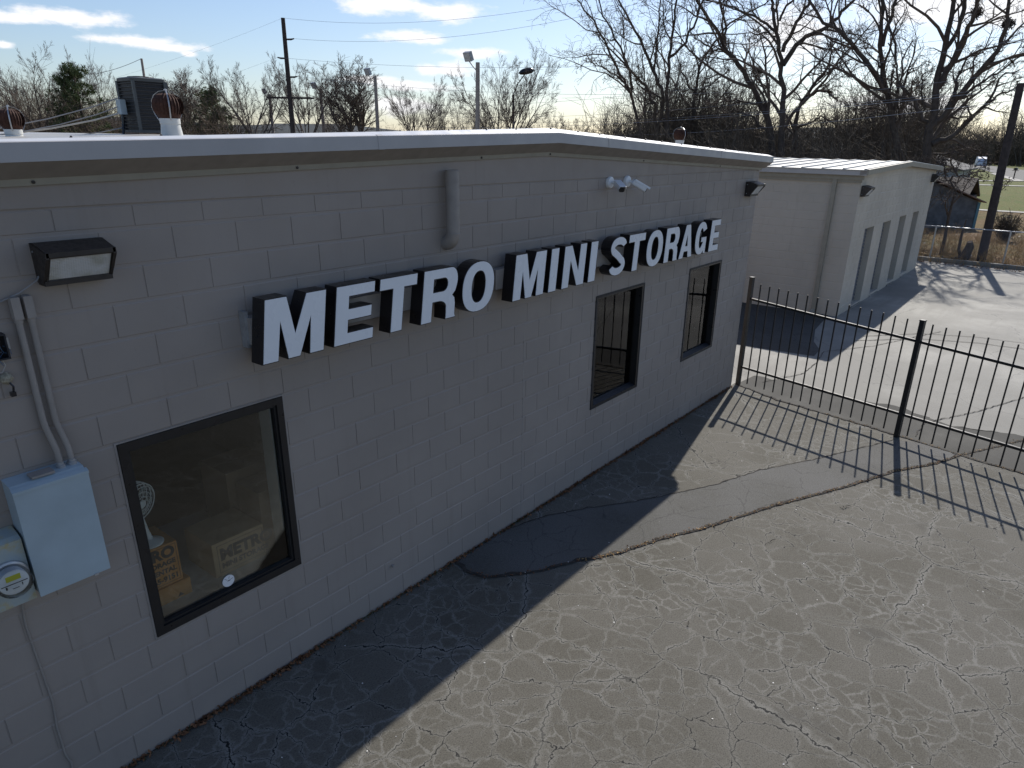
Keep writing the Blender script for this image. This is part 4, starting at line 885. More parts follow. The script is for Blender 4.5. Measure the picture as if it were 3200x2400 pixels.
# ------------------------------------------------------------------ trees
class Wood:
    """branches collected by (rings, sides) and turned into tubes all at once"""
    def __init__(s): s.d = {}
    def branch(s, pts, rad_, k): P = np.asarray(pts, float); s.d.setdefault((len(P), k), []).append((P, np.asarray(rad_, float)))
    def mesh(s, name, mat):
        Vs, Fs, n0 = [], [], 0
        for (m, k), lst in s.d.items():
            P = np.stack([a for a, _ in lst]); R = np.stack([b for _, b in lst]); n = len(P)
            d = np.gradient(P, axis=1); d /= (np.linalg.norm(d, axis=2, keepdims=True)+1e-9)
            ref = np.where(np.abs(d[:, :1] @ np.array([.37, .61, .7]))[..., None] < .9, np.array([.37, .61, .7]), np.array([1., 0, 0]))
            a = np.cross(d, np.broadcast_to(ref, d.shape)); a /= (np.linalg.norm(a, axis=2, keepdims=True)+1e-9); b = np.cross(d, a)
            t = np.arange(k)*2*np.pi/k
            ring = P[:, :, None, :]+R[:, :, None, None]*(a[:, :, None, :]*np.cos(t)[None, None, :, None]+b[:, :, None, :]*np.sin(t)[None, None, :, None])
            Vs.append(ring.reshape(-1, 3)); i = np.arange(m-1)[:, None]*k; j = np.arange(k)[None, :]; jn = (j+1) % k
            q = np.stack([i+j, i+jn, i+k+jn, i+k+j], -1).reshape(-1, 4); Fs.append((q[None]+(np.arange(n)*m*k)[:, None, None]).reshape(-1, 4)+n0); n0 += n*m*k
        V = np.concatenate(Vs); F = np.concatenate(Fs); me = bpy.data.meshes.new(name)
        me.vertices.add(len(V)); me.vertices.foreach_set('co', V.astype(np.float32).ravel()); me.loops.add(F.size); me.loops.foreach_set('vertex_index', F.astype(np.int32).ravel())
        me.polygons.add(len(F)); me.polygons.foreach_set('loop_start', np.arange(0, F.size, 4, dtype=np.int32)); me.update(calc_edges=True); me.materials.append(mat); me.shade_smooth(); return me
def unit(v): return v/(np.linalg.norm(v)+1e-9)
class Grow:
    def __init__(s, seed, kids=(9, 7, 6), lens=(.55, .45, .5), ang=(38, 42, 45), wig=(.10, .16, .22), trop=.05, rmin=.006, minlev=3):
        s.r = np.random.default_rng(seed); s.kids = kids; s.lens = lens; s.ang = ang; s.wig = wig; s.trop = trop; s.rmin = rmin
        s.trunk = Wood(); s.crown = Wood(); s.tips = []
    def path(s, p, d, L, lev):
        n = (8, 6, 4, 3)[lev]; w = s.wig[min(lev, 2)]; o = [p]; q = p.copy()
        for i in range(n):
            d = unit(d+s.r.normal(0, w, 3)+np.array([0, 0, s.trop])); q = q+d*L/n; o.append(q)
        return np.array(o)
    def grow(s, P, r0, lev, r1=None, start=.3):
        m = len(P); seg = np.linalg.norm(np.diff(P, axis=0), axis=1); L = seg.sum(); cum = np.concatenate([[0], np.cumsum(seg)])/max(L, 1e-6)
        if r1 is None: r1 = max(s.rmin, r0*.22)
        R = r0+(r1-r0)*cum**.9
        (s.trunk if lev == 0 else s.crown).branch(P, R, 8 if r0 > .07 else (5 if r0 > .025 else 3))
        s.tips.append(P[-1])
        if lev >= 3: return
        kn = s.kids[lev]; kn = max(1, int(round(kn*s.r.uniform(.75, 1.25))))
        for i in range(kn):
            t = start+(1-start)*(i+s.r.uniform(.1, .9))/kn; j = min(m-2, int(np.searchsorted(cum, t)-1)); j = max(j, 0); f = (t-cum[j])/max(cum[j+1]-cum[j], 1e-6)
            p = P[j]*(1-f)+P[j+1]*f; d = unit(P[j+1]-P[j]); ax = unit(np.cross(d, s.r.normal(0, 1, 3))); an = np.radians(s.ang[lev]*s.r.uniform(.65, 1.35))
            nd_ = unit(d*np.cos(an)+ax*np.sin(an)); l = L*s.lens[lev]*s.r.uniform(.55, 1.15)*(1.05-.42*t)
            rr = max(s.rmin, min(R[j]*.62, r0*.45)); s.grow(s.path(p, nd_, l, lev+1), rr, lev+1)
def bare_tree_meshes(seed, H=9.0, spread=.9, limbs=7, trunk_h=.22, r=.22, kids=(9, 7, 6), upright=.5, mat='bark_hazed', tw='bark_hazed', rmin=.0062):
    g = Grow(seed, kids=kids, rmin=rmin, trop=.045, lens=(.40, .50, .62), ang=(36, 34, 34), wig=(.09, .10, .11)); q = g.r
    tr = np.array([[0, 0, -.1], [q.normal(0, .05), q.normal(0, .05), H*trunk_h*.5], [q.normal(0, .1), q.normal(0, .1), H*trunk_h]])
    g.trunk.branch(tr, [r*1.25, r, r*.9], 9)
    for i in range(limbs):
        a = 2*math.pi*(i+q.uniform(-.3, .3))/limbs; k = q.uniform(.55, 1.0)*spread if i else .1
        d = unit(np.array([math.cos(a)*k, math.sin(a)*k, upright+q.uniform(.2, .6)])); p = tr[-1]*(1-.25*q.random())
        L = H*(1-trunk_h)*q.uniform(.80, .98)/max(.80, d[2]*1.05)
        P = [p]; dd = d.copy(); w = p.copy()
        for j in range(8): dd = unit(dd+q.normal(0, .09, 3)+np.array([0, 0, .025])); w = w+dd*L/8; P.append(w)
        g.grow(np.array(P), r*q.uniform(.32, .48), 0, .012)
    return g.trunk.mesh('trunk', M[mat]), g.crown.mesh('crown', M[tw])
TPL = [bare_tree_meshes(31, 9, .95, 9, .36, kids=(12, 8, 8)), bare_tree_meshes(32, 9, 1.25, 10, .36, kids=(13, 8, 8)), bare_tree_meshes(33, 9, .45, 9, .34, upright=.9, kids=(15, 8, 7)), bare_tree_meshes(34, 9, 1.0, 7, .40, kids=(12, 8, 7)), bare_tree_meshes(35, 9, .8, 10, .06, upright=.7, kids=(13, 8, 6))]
def extent(me):
    a = np.zeros(len(me.vertices)*3, np.float32); me.vertices.foreach_get('co', a); a = a.reshape(-1, 3); return np.percentile(a[:, 2], 98.5), np.percentile(np.hypot(a[:, 0], a[:, 1]), 93)
SIZES = [extent(c) for _, c in TPL]
def put_tree(tpl, u, vtop, d, label, wpx=200, rot=0.0, vbase=None, name='bare_tree'):
    p = sight(u, 430, d); top = sight(u, vtop, d)[2]; H = top+.05
    t = thing(name, (p[0], p[1], -.05), label, 'tree', 'bare trees behind the roof')
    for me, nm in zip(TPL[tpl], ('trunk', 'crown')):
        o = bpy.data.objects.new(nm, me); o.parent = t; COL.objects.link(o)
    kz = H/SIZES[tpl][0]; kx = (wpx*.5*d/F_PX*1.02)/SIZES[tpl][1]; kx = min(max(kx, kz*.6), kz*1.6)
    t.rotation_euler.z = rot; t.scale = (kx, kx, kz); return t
put_tree(3, 45, 250, 72, 'bare tree at the far left edge of the view', 130, .5)
put_tree(0, 150, 175, 66, 'broad bare tree just left of the tall pine', 265, 1.3)
put_tree(4, 345, 215, 80, 'slim bare tree between the tall pine and the air conditioner', 110, 2.1)
put_tree(2, 580, 232, 78, 'bare tree just right of the air conditioner', 160, 3.0)
put_tree(3, 790, 205, 64, 'crooked bare tree left of the dark utility pole', 220, 4.1)
put_tree(0, 960, 200, 66, 'bare tree right of the dark utility pole', 235, 5.2)
put_tree(2, 1115, 200, 62, 'upright narrow bare tree behind the left floodlight pole', 190, .9)
put_tree(4, 1060, 300, 70, 'low bare tree in the gap left of the upright narrow tree', 110, .3)
put_tree(0, 1310, 258, 62, 'round bare tree between the two floodlight poles', 230, 2.2)
put_tree(4, 1420, 300, 68, 'low bare tree left of the broad bare tree', 140, 1.1)
put_tree(1, 1580, 168, 56, 'broad spreading bare tree behind the taller floodlight pole', 340, 3.6)
put_tree(4, 1500, 330, 74, 'low bare tree under the branches of the broad bare tree', 150, 2.9)
put_tree(4, 1700, 352, 80, 'small bare tree right of the broad bare tree', 130, 4.4)
put_tree(0, 1790, 365, 90, 'smallest far bare tree before the gap in the trees', 120, 5.0)

# pines
def pine(u, vtop, d, label, seed, wid):
    p = sight(u, 430, d); H = sight(u, vtop, d)[2]; r = np.random.default_rng(seed)
    t = thing('pine_tree', (p[0], p[1], -.05), label, 'tree', 'pines among the bare trees')
    tw = Wood(); tw.branch(np.array([[p[0], p[1], -.1], [p[0]+.1, p[1], H*.5], [p[0], p[1], H*.97]]), [.16, .12, .03], 8); V = []; T = []
    for i in range(70):
        f = .28+.72*(i/70)**.9; a = r.uniform(0, 2*np.pi); l = wid*(1.02-f)**.75*r.uniform(.45, 1.1)*1.25+.25; z = H*f
        b = np.array([p[0], p[1], z]); e = b+np.array([math.cos(a)*l, math.sin(a)*l, l*r.uniform(.05, .4)]); tw.branch(np.array([b, (b+e)/2+[0, 0, -.06], e]), [.035, .025, .012], 4)
        for c in range(9):
            q = b+(e-b)*r.uniform(.35, 1.05)+r.normal(0, .16, 3); 
            for k in range(20):
                dv = unit(r.normal(0, 1, 3)+np.array([0, 0, .35])); s_ = unit(np.cross(dv, r.normal(0, 1, 3)))*.028; ln = r.uniform(.16, .32); n = len(V)
                o = q+r.normal(0, .05, 3); V += [tuple(o-s_), tuple(o+s_), tuple(o+dv*ln)]; T.append((n, n+1, n+2))
    me = tw.mesh('trunk', M['bark']); part('trunk', me, None, t)
    mb = MB(); mb.v = V; mb.f = T; part('crown', mb, M['needle'], t)
pine(268, 216, 62, 'tall dark green pine left of the air conditioner', 51, 2.9)
pine(672, 283, 70, 'shorter dark green pine right of the air conditioner', 52, 2.5)

# big trees at the right, limb by limb
def A(x, y): return (1800+x*.3617, y*.3617)
def B(x, y): return (2500+x*.3616, y*.3616)
def big_tree(label, d, limbs, seed, kids=(14, 10, 8), r=.26, vbase=None, seeds=False, rmin=.0065, lens=(.42, .42, .5)):
    g = Grow(seed, kids=kids, rmin=rmin, lens=lens, ang=(42, 46, 48), wig=(.1, .2, .26), trop=.03)
    rr = np.random.default_rng(seed+100); u0, v0 = limbs[0][0][0]; bp = sight(u0, v0, d)
    t = thing('bare_tree', (bp[0], bp[1], -.05), label, 'tree', 'big bare trees behind the storage building')
    view = unit(np.array([bp[0]-CAM[0], bp[1]-CAM[1], 0]))
    first = True
    for pts, r0 in limbs:
        n = len(pts); sl_ = rr.uniform(-.35, .35); W_ = []
        for i, (u, v) in enumerate(pts):
            q = sight(u, v, d)
            if not (first or i == 0): q = sight(u, v, d+sl_*np.linalg.norm(q-sight(*pts[0], d)))
            W_.append(q)
        if first: W_ = [np.array([W_[0][0], W_[0][1], -.15])]+W_
        if 0 > pts[-1][1]-60:                                # carry limbs that leave the picture on to their ends
            e = W_[-1]-W_[-2]; e = unit(e+np.array([0, 0, .15*np.linalg.norm(e)]));
            for k in range(3): W_.append(W_[-1]+unit(e+rr.normal(0, .22, 3))*1.1)
        P = np.array(W_); # smooth
        Q = []
        for i in range(len(P)-1):
            for k in range(3):
                tt = k/3; Q.append(P[i]*(1-tt)+P[i+1]*tt+(rr.normal(0, .05, 3) if k else 0))
        Q.append(P[-1]); r0 *= .78; g.grow(np.array(Q), r0, 0, max(.022, r0*.14), start=.30 if first else .12); first = False
    part('trunk', g.trunk.mesh('trunk', M['bark']), None, t); part('crown', g.crown.mesh('crown', M['twig']), None, t)
    if seeds:
        mb = MB(); r_ = random.Random(seed)
        tips = sorted(g.tips, key=lambda p: -p[2])[:int(len(g.tips)*.5)]
        for p in r_.sample(list(tips), min(90, len(tips))):
            for k in range(8):
                c = Vector(tuple(p))+Vector((r_.gauss(0, .10), r_.gauss(0, .10), r_.gauss(-.06, .10))); a = Vector((r_.gauss(0, 1), r_.gauss(0, 1), r_.gauss(0, 1))).normalized()*.06; b = a.orthogonal().normalized()*.02
                mb.quad(c-a, c+b, c+a, c-b)
        part('seed_clusters', mb, M['seed_clump'], t)['kind'] = 'stuff'
    return t
big_tree('multi-stemmed bare tree with dark seed clusters, left of the big bare trees', 44, [
 ([A(560,1200), A(500,920), A(470,800), A(380,650), A(250,350), A(100,120)], .17), ([A(470,800), A(350,650), A(220,570), A(90,540)], .08), ([A(490,780), A(440,550), A(330,330), A(230,140)], .09),
 ([A(690,1180), A(690,900), A(600,740), A(440,570), A(300,430), A(180,290)], .15), ([A(700,1150), A(750,900), A(740,760), A(660,600), A(560,340), A(430,110)], .15),
 ([A(790,1190), A(780,800), A(800,500), A(840,250), A(870,0)], .16), ([A(800,500), A(950,370), A(1050,150), A(1090,20)], .10), ([A(600,1150), A(600,850), A(590,600), A(560,420)], .07), ([A(660,600), A(690,400), A(720,150), A(730,0)], .07)], 61, (11, 9, 7), seeds=True)
big_tree('bare tree with crooked fork behind the multi-stemmed one', 52, [
 ([A(1000,1150), A(1010,930), A(1050,680), A(1080,550), A(1200,360), A(1330,200), A(1480,110)], .20), ([A(1040,850), A(960,700), A(900,560), A(860,420)], .10), ([A(1050,940), A(1090,790), A(1200,700), A(1330,600)], .09), ([A(1060,640), A(1030,480), A(960,340)], .08)], 62, (11, 9, 7))
big_tree('thick leaning bare tree, left of the forked trunk', 43, [
 ([A(1700,1380), A(1650,1000), A(1530,750), A(1400,560), A(1280,400), A(1210,250), A(1060,30)], .30), ([A(1680,1170), A(1540,1010), A(1400,960), A(1270,940)], .12), ([A(1400,560), A(1260,430), A(1150,400), A(1020,330)], .11), ([A(1280,400), A(1300,250), A(1250,60), A(1240,0)], .09), ([A(1530,750), A(1580,620), A(1480,560)], .07), ([A(1600,900), A(1440,880), A(1300,870), A(1180,900)], .08)], 63, (12, 9, 7))
big_tree('tall forked bare tree directly behind the pale ribbed roof', 41, [
 ([A(1775,1380), A(1785,900), A(1780,520), A(1730,280), A(1705,100), A(1690,0)], .28), ([A(1790,560), A(1900,390), A(2050,290), A(2212,180), A(2330,70)], .17), ([A(1785,450), A(1880,250), A(1950,120), A(2020,0)], .13), ([A(1730,280), A(1600,180), A(1480,120)], .09), ([A(1735,320), A(1620,280), A(1500,330)], .06), ([A(1760,180), A(1800,80), A(1880,0)], .08)], 64, (11, 9, 7))
big_tree('bare tree leaning right between the forked trunk and the tallest one', 45, [
 ([A(1870,1370), A(1920,950), A(2050,740), A(2180,570), B(290,430), B(400,400)], .26), ([A(1990,830), A(2130,780), A(2212,800), B(230,790), B(330,870)], .12), ([A(2050,740), A(2150,640), B(250,600), B(420,620)], .10), ([A(1900,1100), A(2050,1050), B(180,1000), B(330,1100)], .09)], 65, (11, 9, 7))
big_tree('tallest bare tree above the gable of the storage building', 40, [
 ([B(890,1420), B(800,1080), B(760,830), B(715,560), B(700,300), B(712,0)], .28), ([B(725,770), B(600,570), B(460,390), B(350,270), B(200,200), B(110,50)], .16), ([B(712,400), B(780,180), B(830,0)], .12), ([B(780,820), B(790,700), B(800,600)], .08), ([B(800,1000), B(640,930), B(500,940), B(400,960)], .07), ([B(690,590), B(600,470), B(555,400)], .06), ([B(830,1050), B(870,1030), B(830,700)], .05)], 66, (11, 9, 7))
big_tree('many-limbed bare tree right of the tallest one, nest in its top', 39, [
 ([B(1090,1440), B(1120,1100), B(1180,740), B(1250,430), B(1330,0)], .34), ([B(1190,760), B(1330,530), B(1440,280), B(1510,110), B(1530,0)], .18), ([B(1100,1050), B(1010,940), B(920,790), B(840,650), B(820,500), B(760,370)], .13), ([B(825,520), B(810,340), B(745,90)], .08),
 ([B(1260,420), B(1370,250), B(1420,0)], .13), ([B(1230,1010), B(1330,830), B(1400,600), B(1500,430)], .14), ([B(1130,1100), B(1280,960), B(1480,700), B(1700,450), B(1770,270), B(1800,60)], .20), ([B(1140,1250), B(1330,1170), B(1500,1000), B(1640,860), B(1720,680), B(1900,600)], .17), ([B(1620,880), B(1750,800), B(1930,740)], .08), ([B(1600,560), B(1730,420), B(1830,310)], .09), ([B(1150,1330), B(1400,1290), B(1560,1300)], .07), ([B(1080,950), B(1060,700), B(1080,600)], .07), ([B(1400,850), B(1560,720), B(1700,640), B(1930,470)], .09)], 67, (10, 8, 7))
big_tree('slender bare tree leaning over the roof corner of the weathered shed', 33, [
 ([B(1330,1700), B(1300,1560), B(1260,1490), B(1200,1440), B(1160,1500)], .09), ([B(1300,1560), B(1340,1480), B(1300,1380), B(1380,1330)], .05), ([B(1310,1600), B(1380,1520), B(1470,1500), B(1600,1480)], .045), ([B(1280,1520), B(1230,1420), B(1180,1400)], .04)], 68, (9, 6, 4), rmin=.008, lens=(.5, .5, .5))
big_tree('bare sapling in the far grass right of the brown pole', 55, [([(3121, 630), (3124, 600), (3130, 570), (3136, 555)], .05), ([(3124, 605), (3112, 585), (3105, 560)], .02), ([(3125, 600), (3145, 578), (3155, 562)], .02)], 69, (6, 4, 3), rmin=.008)
for u, v, d, lab in ((2500+1800*.3616, 205*.3616, 39, 'dark leaf nest high in the right-hand bare tree'), (1800+1567*.3617, 612*.3617, 43, 'dark leaf nest in the thick leaning bare tree'), (2500+1525*.3616, 110*.3616, 39, 'second dark leaf nest near the top of the many-limbed tree')):
    p = Vector(tuple(sight(u, v, d))); r_ = random.Random(int(u)); mb = MB()
    for k in range(260):
        q = Vector((r_.gauss(0, 1), r_.gauss(0, 1), r_.gauss(0, .8))); q = q.normalized()*r_.uniform(.05, .27); a = Vector((r_.gauss(0, 1), r_.gauss(0, 1), r_.gauss(0, 1))).normalized()*.09; b = a.orthogonal().normalized()*.03
        mb.quad(p+q-a, p+q+b, p+q+a, p+q-b)
    tag(part('nest', mb, M['seed_clump'], None), lab, 'nest', 'leaf nests in the bare trees')

# thickets that read as one brown mass
def thicket(name, label, u0, u1, d0, d1, hfun, n, seed, mat, tw=(2, 5), rr=(.010, .024)):
    g = Wood(); r = np.random.default_rng(seed)
    for i in range(n):
        u = r.uniform(u0, u1); d = r.uniform(d0, d1); p = sight(u, 430, d); h = hfun(u)*r.uniform(.45, 1.08); b = np.array([p[0], p[1], -.05]); dv = unit(np.array([r.normal(0, .25), r.normal(0, .25), 1])); e = b+dv*h; m_ = (b+e)/2+r.normal(0, .12, 3)
        g.branch(np.array([b, m_, e]), [r.uniform(*rr)*1.6, r.uniform(*rr), rr[0]*.5], 3)
        for k in range(r.integers(*tw)):
            t = r.uniform(.3, 1); q = b+(e-b)*t; dd = unit(dv+r.normal(0, .7, 3)); l = h*r.uniform(.15, .38); q2 = q+dd*l
            g.branch(np.array([q, (q+q2)/2+r.normal(0, .05, 3), q2]), [rr[0], rr[0]*.8, rr[0]*.5], 3)
            for kk in range(2):
                t2 = r.uniform(.3, .9); w_ = q+(q2-q)*t2; w2 = w_+unit(dd+r.normal(0, .8, 3))*l*.5; g.branch(np.array([w_, (w_+w2)/2, w2]), [rr[0]*.7, rr[0]*.6, rr[0]*.4], 3)
    o = part(name, g.mesh(name, M[mat]), None); o['kind'] = 'stuff'; o['label'] = label; return o
thicket('undergrowth', 'brown leafless undergrowth along the horizon behind the roof', -250, 1850, 58, 92, lambda u: (6.3 if u < 620 else max(3.5, 6.3-(u-620)*.011))+.7*math.sin(u*.011)+.5*math.sin(u*.037), 5600, 81, 'brush', (3, 6), (.011, .026))
thicket('dark_thicket', 'dark tangled thicket behind the storage building', 1900, 2885, 48, 66, lambda u: 6.4+1.6*math.sin(u*.009+1)+.9*math.sin(u*.031), 4200, 82, 'brush_dark', (3, 6), (.014, .034))
thicket('far_wood', 'dark leafless wood beyond the far road', 2800, 3500, 225, 290, lambda u: 11+2*math.sin(u*.02)+1.5*math.sin(u*.07), 2200, 85, 'brush_dark', (3, 6), (.04, .09))
thicket('dark_thicket', 'denser brush close behind the pale roof', 1950, 2900, 34, 44, lambda u: 4.0+1.0*math.sin(u*.02), 1500, 83, 'brush_dark', (3, 6), (.010, .026))
thicket('weeds', 'dry brown weeds behind the chain link fence', 2860, 3330, 30.2, 41, lambda u: .45+.25*math.sin(u*.05), 1500, 84, 'straw', (1, 3), (.004, .007))

# ------------------------------------------------------------------ beyond the kerb
cf = thing('chain_link_fence', (29.55, -2, 0), 'low grey chain link fence along the kerb beyond the lot', 'fence')
ys = [.125+2.36*k for k in range(-7, 4)]
for y in ys: part('post', MB().tube([(29.55, y, -.05), (29.55, y, 1.24)], .03, 8), M['galvanized'], cf); 
part('top_rail', MB().tube([(29.55, y, 1.22) for y in ys], .022, 8), M['galvanized'], cf)
wm = MB()
y = ys[0]
while y < ys[-1]:
    for sgn in (1, -1):
        wm.tube([(29.55+.006*sgn, y, .04), (29.55+.006*sgn, y+sgn*1.1, 1.2)], .0016, 3, False)
    y += .075
part('wire_mesh', wm, M['galvanized'], cf)['kind'] = 'stuff'

shed = thing('shed', (43, 4, 0), 'weathered blue grey board shed with a sagging rusty roof', 'shed')
sa, sb = Vector((40.9, 3.9, 0)), Vector((43.62, .40, 0)); sdir = (sb-sa); sl_ = sdir.length; sdir.normalize(); sn = Vector((sdir.y, -sdir.x, 0)); sn = sn if sn.x < 0 else -sn
def srz(t): return 3.05-(3.05-1.40)*t
core = MB(); core.loft([[tuple(sa+Vector((0,0,-.05))), tuple(sb+Vector((0,0,-.05))), tuple(sb+Vector((0,0,srz(1)-.05))), tuple(sa+Vector((0,0,srz(0)-.05)))], [tuple(sa-sn*4+Vector((0,0,-.05))), tuple(sb-sn*4+Vector((0,0,-.05))), tuple(sb-sn*4+Vector((0,0,srz(1)-.05))), tuple(sa-sn*4+Vector((0,0,srz(0)-.05)))]]); part('frame', core, M['shed_board'], shed)
nb = 18; hr_ = random.Random(3)
for i in range(nb):
    z0 = i*.172; z1 = z0+.178; t1 = min(1.0, (3.05-z1-.04)/(3.05-1.40))
    if t1 < .08: continue
    e = sa+sdir*sl_*t1; q = hr_.uniform(-.004, .006)
    part('board', MB().loft([[a+sn*(.035+q)+Vector((0,0,z0)), a+sn*(.008+q)+Vector((0,0,z1)), a+Vector((0,0,z1)), a+Vector((0,0,z0))] for a in (sa, e)]), M['shed_board'], shed)
part('corner_board', MB().obox(sb+sn*.05+Vector((0,0,.67)), sdir, sn, (0,0,1), .07, .02, .66), M['teal_trim'], shed)
for i in range(7):
    t0, t1 = -.03+i*.155, -.03+i*.155+.15; a = sa+sdir*sl_*t0; b = sa+sdir*sl_*t1
    part('roof_sheet', MB().loft([[a+sn*.32+Vector((0,0,srz(t0)+.05)), b+sn*.32+Vector((0,0,srz(t1)+.05)), b+sn*.32+Vector((0,0,srz(t1))), a+sn*.32+Vector((0,0,srz(t0)))], [a-sn*4.2+Vector((0,0,srz(t0)+.05)), b-sn*4.2+Vector((0,0,srz(t1)+.05)), b-sn*4.2+Vector((0,0,srz(t1))), a-sn*4.2+Vector((0,0,srz(t0)))]]), M['shed_roof'], shed)

ob = thing('outbuilding', (52, 3.5, 0), 'low outbuilding with a brown shingle roof behind the weathered shed', 'outbuilding')
part('wall', MB().box(49.2, 55, 1.75, 7.5, -.05, 1.15), M['shingle'], ob)
for i in range(12):
    x0 = 48.8+i*.30; z0 = .95+i*.108; part('shingle_row', MB().loft([[(x0, y, z0), (x0+.33, y, z0+.118), (x0+.33, y, z0+.085), (x0, y, z0-.03)] for y in (1.62, 7.7)]), M['shingle'], ob)
part('roof', MB().loft([[(52.45, y, 2.25), (55.4, y, 1.1), (55.4, y, 1.0), (52.45, y, 2.12)] for y in (1.62, 7.7)]), M['shingle'], ob)

hs = thing('white_house', (75, 9, 0), 'pale blue white house with a grey roof beyond the outbuilding', 'house')
hx, hy = 73.0, 5.55
part('wall', MB().box(hx, hx+9, hy, hy+9, -.05, 2.15), M['house_white'], hs)
rf_ = part('roof', MB().loft([[(x, y, z) for y, z in ((hy-.45, 2.1), (hy+4.5, 3.6), (hy+9.45, 2.1), (hy+9.45, 2.2), (hy+4.5, 3.72), (hy-.45, 2.22))] for x in (hx-.5, hx+9.5)]), M['roof_grey'], hs)
for y in (hy+1.2, hy+4.0, hy+6.6):
    wn = part('window', frame_ring(0, 1.0, .9, 1.8, .07, -.02, .03), M['house_white'], hs); wn.rotation_euler.z = math.pi/2*3; wn.location = Vector((hx-.012, y+1.0, 0))-wloc(hs)
    part('pane', MB().box(.07, .93, .012, .02, .97, 1.73), M['glass_dark'], wn).location = (0, 0, 0)

van = thing('parked_van', (189.4, 16.7, 0), 'blue and white van standing on the far road', 'van')
vd = Vector((-.97, -.19, 0)).normalized(); vsd = Vector((-vd.y, vd.x, 0)); vc = Vector((190.8, 16.85, 0))
def vsec(f, hw, zs): return [vc+vd*f+vsd*s_*hw*k+Vector((0, 0, z)) for s_, k, z in zs]
prof = lambda top, w_: [(-1, w_, .45), (1, w_, .45), (1, w_, 1.1), (1, w_*.86, top), (-1, w_*.86, top), (-1, w_, 1.1)]
part('body', MB().loft([vsec(-2.5, .98, prof(2.25, 1)), vsec(.9, .98, prof(2.25, 1)), vsec(1.6, .95, prof(1.9, .95)), vsec(2.3, .9, [(-1,1,.45),(1,1,.45),(1,1,1.0),(1,.9,1.12),(-1,.9,1.12),(-1,1,1.0)])]), M['truck_white'], van)
part('windscreen', MB().loft([vsec(1.0, .80, [(-1,1,2.12),(1,1,2.12),(1,1,2.08),(-1,1,2.08)]), vsec(2.2, .84, [(-1,1,1.28),(1,1,1.28),(1,1,1.2),(-1,1,1.2)])]), M['glass_dark'], van)
part('bumper', MB().obox(vc+vd*2.34+Vector((0,0,.55)), vd, vsd, (0,0,1), .08, .92, .13), M['truck_blue'], van)
part('roof_panel', MB().obox(vc-vd*.8+Vector((0,0,2.29)), vd, vsd, (0,0,1), 1.6, .8, .04), M['truck_blue'], van)
for s_ in (-1, 1):
    part('headlight', MB().obox(vc+vd*2.31+vsd*s_*.7+Vector((0,0,.86)), vd, vsd, (0,0,1), .04, .15, .1), M['white_plastic'], van)
    for f in (-1.6, 1.5):
        wl_ = part('wheel', MB().lathe([(.36, -.1), (.36, .1), (.2, .11)], tuple(vc+vd*f+vsd*s_*.92+Vector((0,0,.36))), tuple(vsd), 18), M['tyre'], van); part('rim', MB().lathe([(.2, 0), (.18, .125), (0, .13)], tuple(vc+vd*f+vsd*s_*.92+Vector((0,0,.36))), tuple(vsd*s_), 14), M['galvanized'], wl_)
mbx = thing('mailbox', (125, 5.2, 0), 'mailbox on a thin post beside the far road', 'mailbox')
part('post', MB().box(124.93, 125.07, 5.13, 5.27, -.05, 1.15), M['pole_wood'], mbx); part('box', MB().loft([[(124.7+.6*k, 5.2+.28*math.cos(q), 1.32+.2*math.sin(q)*(1 if math.sin(q) > 0 else .75)) for q in [2*math.pi*j/12 for j in range(12)]] for k in (0, 1)]), M['dark_plastic'], mbx); part('arm', MB().box(124.9, 125.1, 4.8, 5.6, 1.10, 1.16), M['pole_wood'], mbx)
sb_ = thing('tree_stump', (29.95, -1.0, 0), 'dark rotten stump with a broken side branch beside the brown pole', 'stump')
part('trunk', MB().tube([(29.95, -.98, -.1), (29.93, -.99, .25), (29.97, -1.05, .55), (29.9, -1.03, .72)], [.20, .17, .15, .09], 9), M['bark'], sb_); part('branch', MB().tube([(29.93, -.95, .2), (29.7, -.75, .12), (29.5, -.5, .05), (29.4, -.42, .0)], [.08, .06, .05, .03], 6), M['bark'], sb_)
part('branch', MB().tube([(29.95, -.9, .0), (29.95, -.72, .4), (29.97, -.70, .9), (29.92, -.74, 1.5)], [.07, .06, .05, .02], 6), M['bark'], sb_)
bs = thing('dry_bush', (38.6, -1.45, 0), 'dark dried bush standing in the tan weeds right of the brown pole', 'bush')
g = Wood(); r = np.random.default_rng(91)
for i in range(160):
    b = np.array([38.6, -1.45, 0])+r.normal(0, .08, 3)*[1, 1, 0]; e = b+np.array([r.normal(0, .34), r.normal(0, .34), r.uniform(.5, 1.25)]); g.branch(np.array([b, (b+e)/2+r.normal(0, .05, 3), e]), [.02, .014, .006], 3)
    for k in range(4): q = b+(e-b)*r.uniform(.4, 1); q2 = q+r.normal(0, .15, 3); g.branch(np.array([q, (q+q2)/2, q2]), [.012, .012, .006], 3)
part('stems', g.mesh('stems', M['brush_dark']), None, bs)

# ------------------------------------------------------------------ litter
def scatter(name, label, pts, size, mat, seed, flat=.35, asp=.55):
    r = random.Random(seed); mb = MB()
    for x, y, z in pts:
        s_ = size*r.uniform(.5, 1.3); a = r.uniform(0, 6.28); tx, ty = r.gauss(0, flat), r.gauss(0, flat)
        u_ = Vector((math.cos(a), math.sin(a), tx)).normalized()*s_; v_ = Vector((-math.sin(a), math.cos(a), ty)).normalized()*s_*asp; c = Vector((x, y, z+s_*.28)); up_ = Vector((0, 0, s_*.25))
        n = len(mb.v); mb.v += [tuple(c-u_), tuple(c-v_+up_*.6), tuple(c+u_), tuple(c+v_+up_*.6), tuple(c-up_*.2)]; mb.f += [(n, n+1, n+4), (n+1, n+2, n+4), (n+2, n+3, n+4), (n+3, n, n+4)]
    o = part(name, mb, M[mat]); o['kind'] = 'stuff'; o['label'] = label; return o
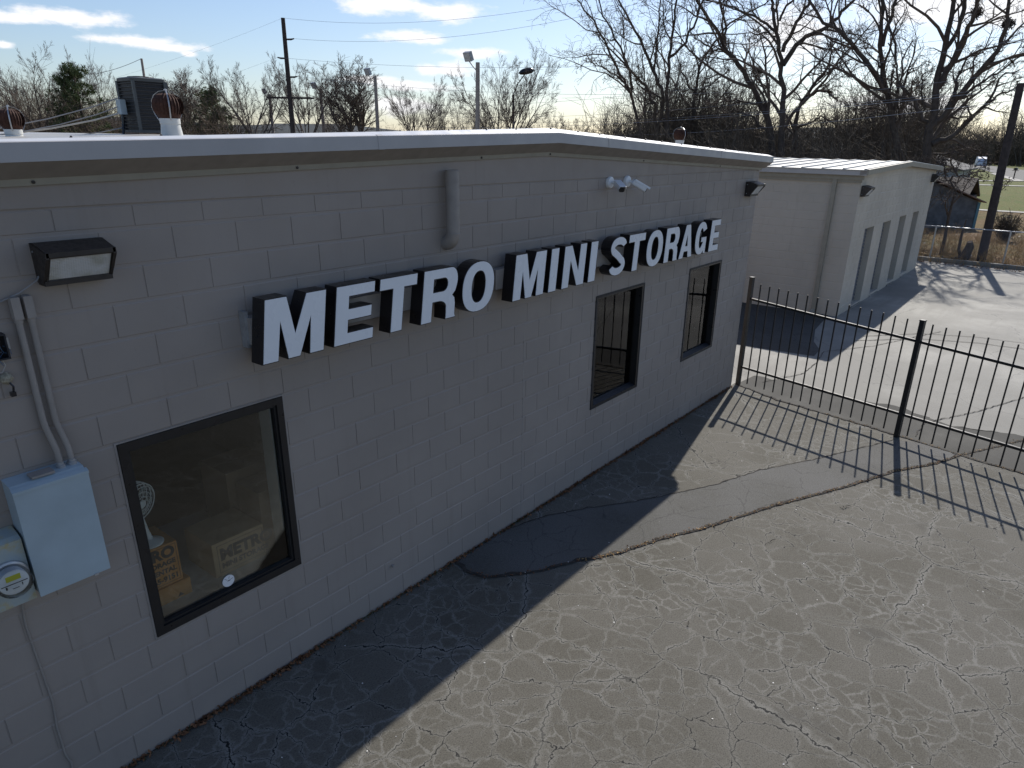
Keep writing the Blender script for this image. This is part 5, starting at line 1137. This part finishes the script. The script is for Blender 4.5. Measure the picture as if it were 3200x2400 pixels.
r = random.Random(77); pl = []
for i in range(4200):
    x = r.uniform(-.9, 10); dens = .35+.65*max(0, math.sin(x*2.1)*math.sin(x*.9+1)+.3*math.sin(x*7)); 
    if r.random() < dens: pl.append((x, -.006-abs(r.gauss(0, .024)), .002+abs(r.gauss(0, .010))))
scatter('leaf_litter', 'rust brown dead leaves gathered along the foot of the grey wall', pl, .017, 'leaf', 1, .7)
scatter('moss', 'dark green moss and dirt along the foot of the grey wall', [(r.uniform(-.9, 10), -.003-abs(r.gauss(0, .012)), .001) for i in range(1800)], .013, 'moss', 2, .6)
def along(line, n, w, rr):
    o = []; seg = list(zip(line, line[1:])); ln = [math.hypot(b[0]-a[0], b[1]-a[1]) for a, b in seg]; tot = sum(ln)
    for i in range(n):
        q = rr.uniform(0, tot); k = 0
        while q > ln[k]: q -= ln[k]; k += 1
        (a, b), (c, d) = seg[k]; t = q/ln[k]; o.append((a+(c-a)*t+rr.gauss(0, w), b+(d-b)*t+rr.gauss(0, w), .010))
    return o
scatter('crack_debris', 'straw and grit caught in the open cracks of the paving', along(LO[5:], 420, .016, r)+along(JL[2:], 260, .02, r)+along([(9.28, -3.62), (9.9, -3.95), (10.53, -4.268)], 120, .03, r), .013, 'straw', 3, .5, .4)
scatter('crack_debris', 'rust brown leaf scraps caught in the open cracks of the paving', along(LO[1:], 380, .018, r), .012, 'leaf', 4, .5)
scatter('pebbles', 'tiny pale pebbles scattered over the asphalt', [(r.uniform(-1, 9), r.uniform(-4.5, -.1), .002) for i in range(90)]+along(LO, 14, .02, r), .007, 'litter_white', 5, .2, .8)
scatter('litter', 'white scraps of litter among the grass behind the chain link fence', [(r.uniform(30, 42), r.uniform(-5, 1.2), .05) for i in range(60)]+[(r.uniform(58, 90), r.uniform(-5, 5), .03) for i in range(10)], .045, 'litter_white', 6, .4, .7)
scatter('fallen_leaves', 'brown fallen leaves along the kerb', [(r.uniform(28.3, 28.95), r.uniform(-8, .5), .002) for i in range(500)]+[(r.uniform(29.2, 33), r.uniform(-6, 1), .0) for i in range(900)], .035, 'leaf', 7, .5)
scatter('scuffs', 'dark flat scraps of torn sealant lying on the asphalt', [(5.25+.05*k, -2.35-.012*k, .004) for k in range(4)]+[(3.47+.03*k, -2.3+.01*k, .004) for k in range(3)]+[(6.6+.04*k, -2.75-.02*k, .005) for k in range(4)], .035, 'joint_dirt', 8, .25, .16)
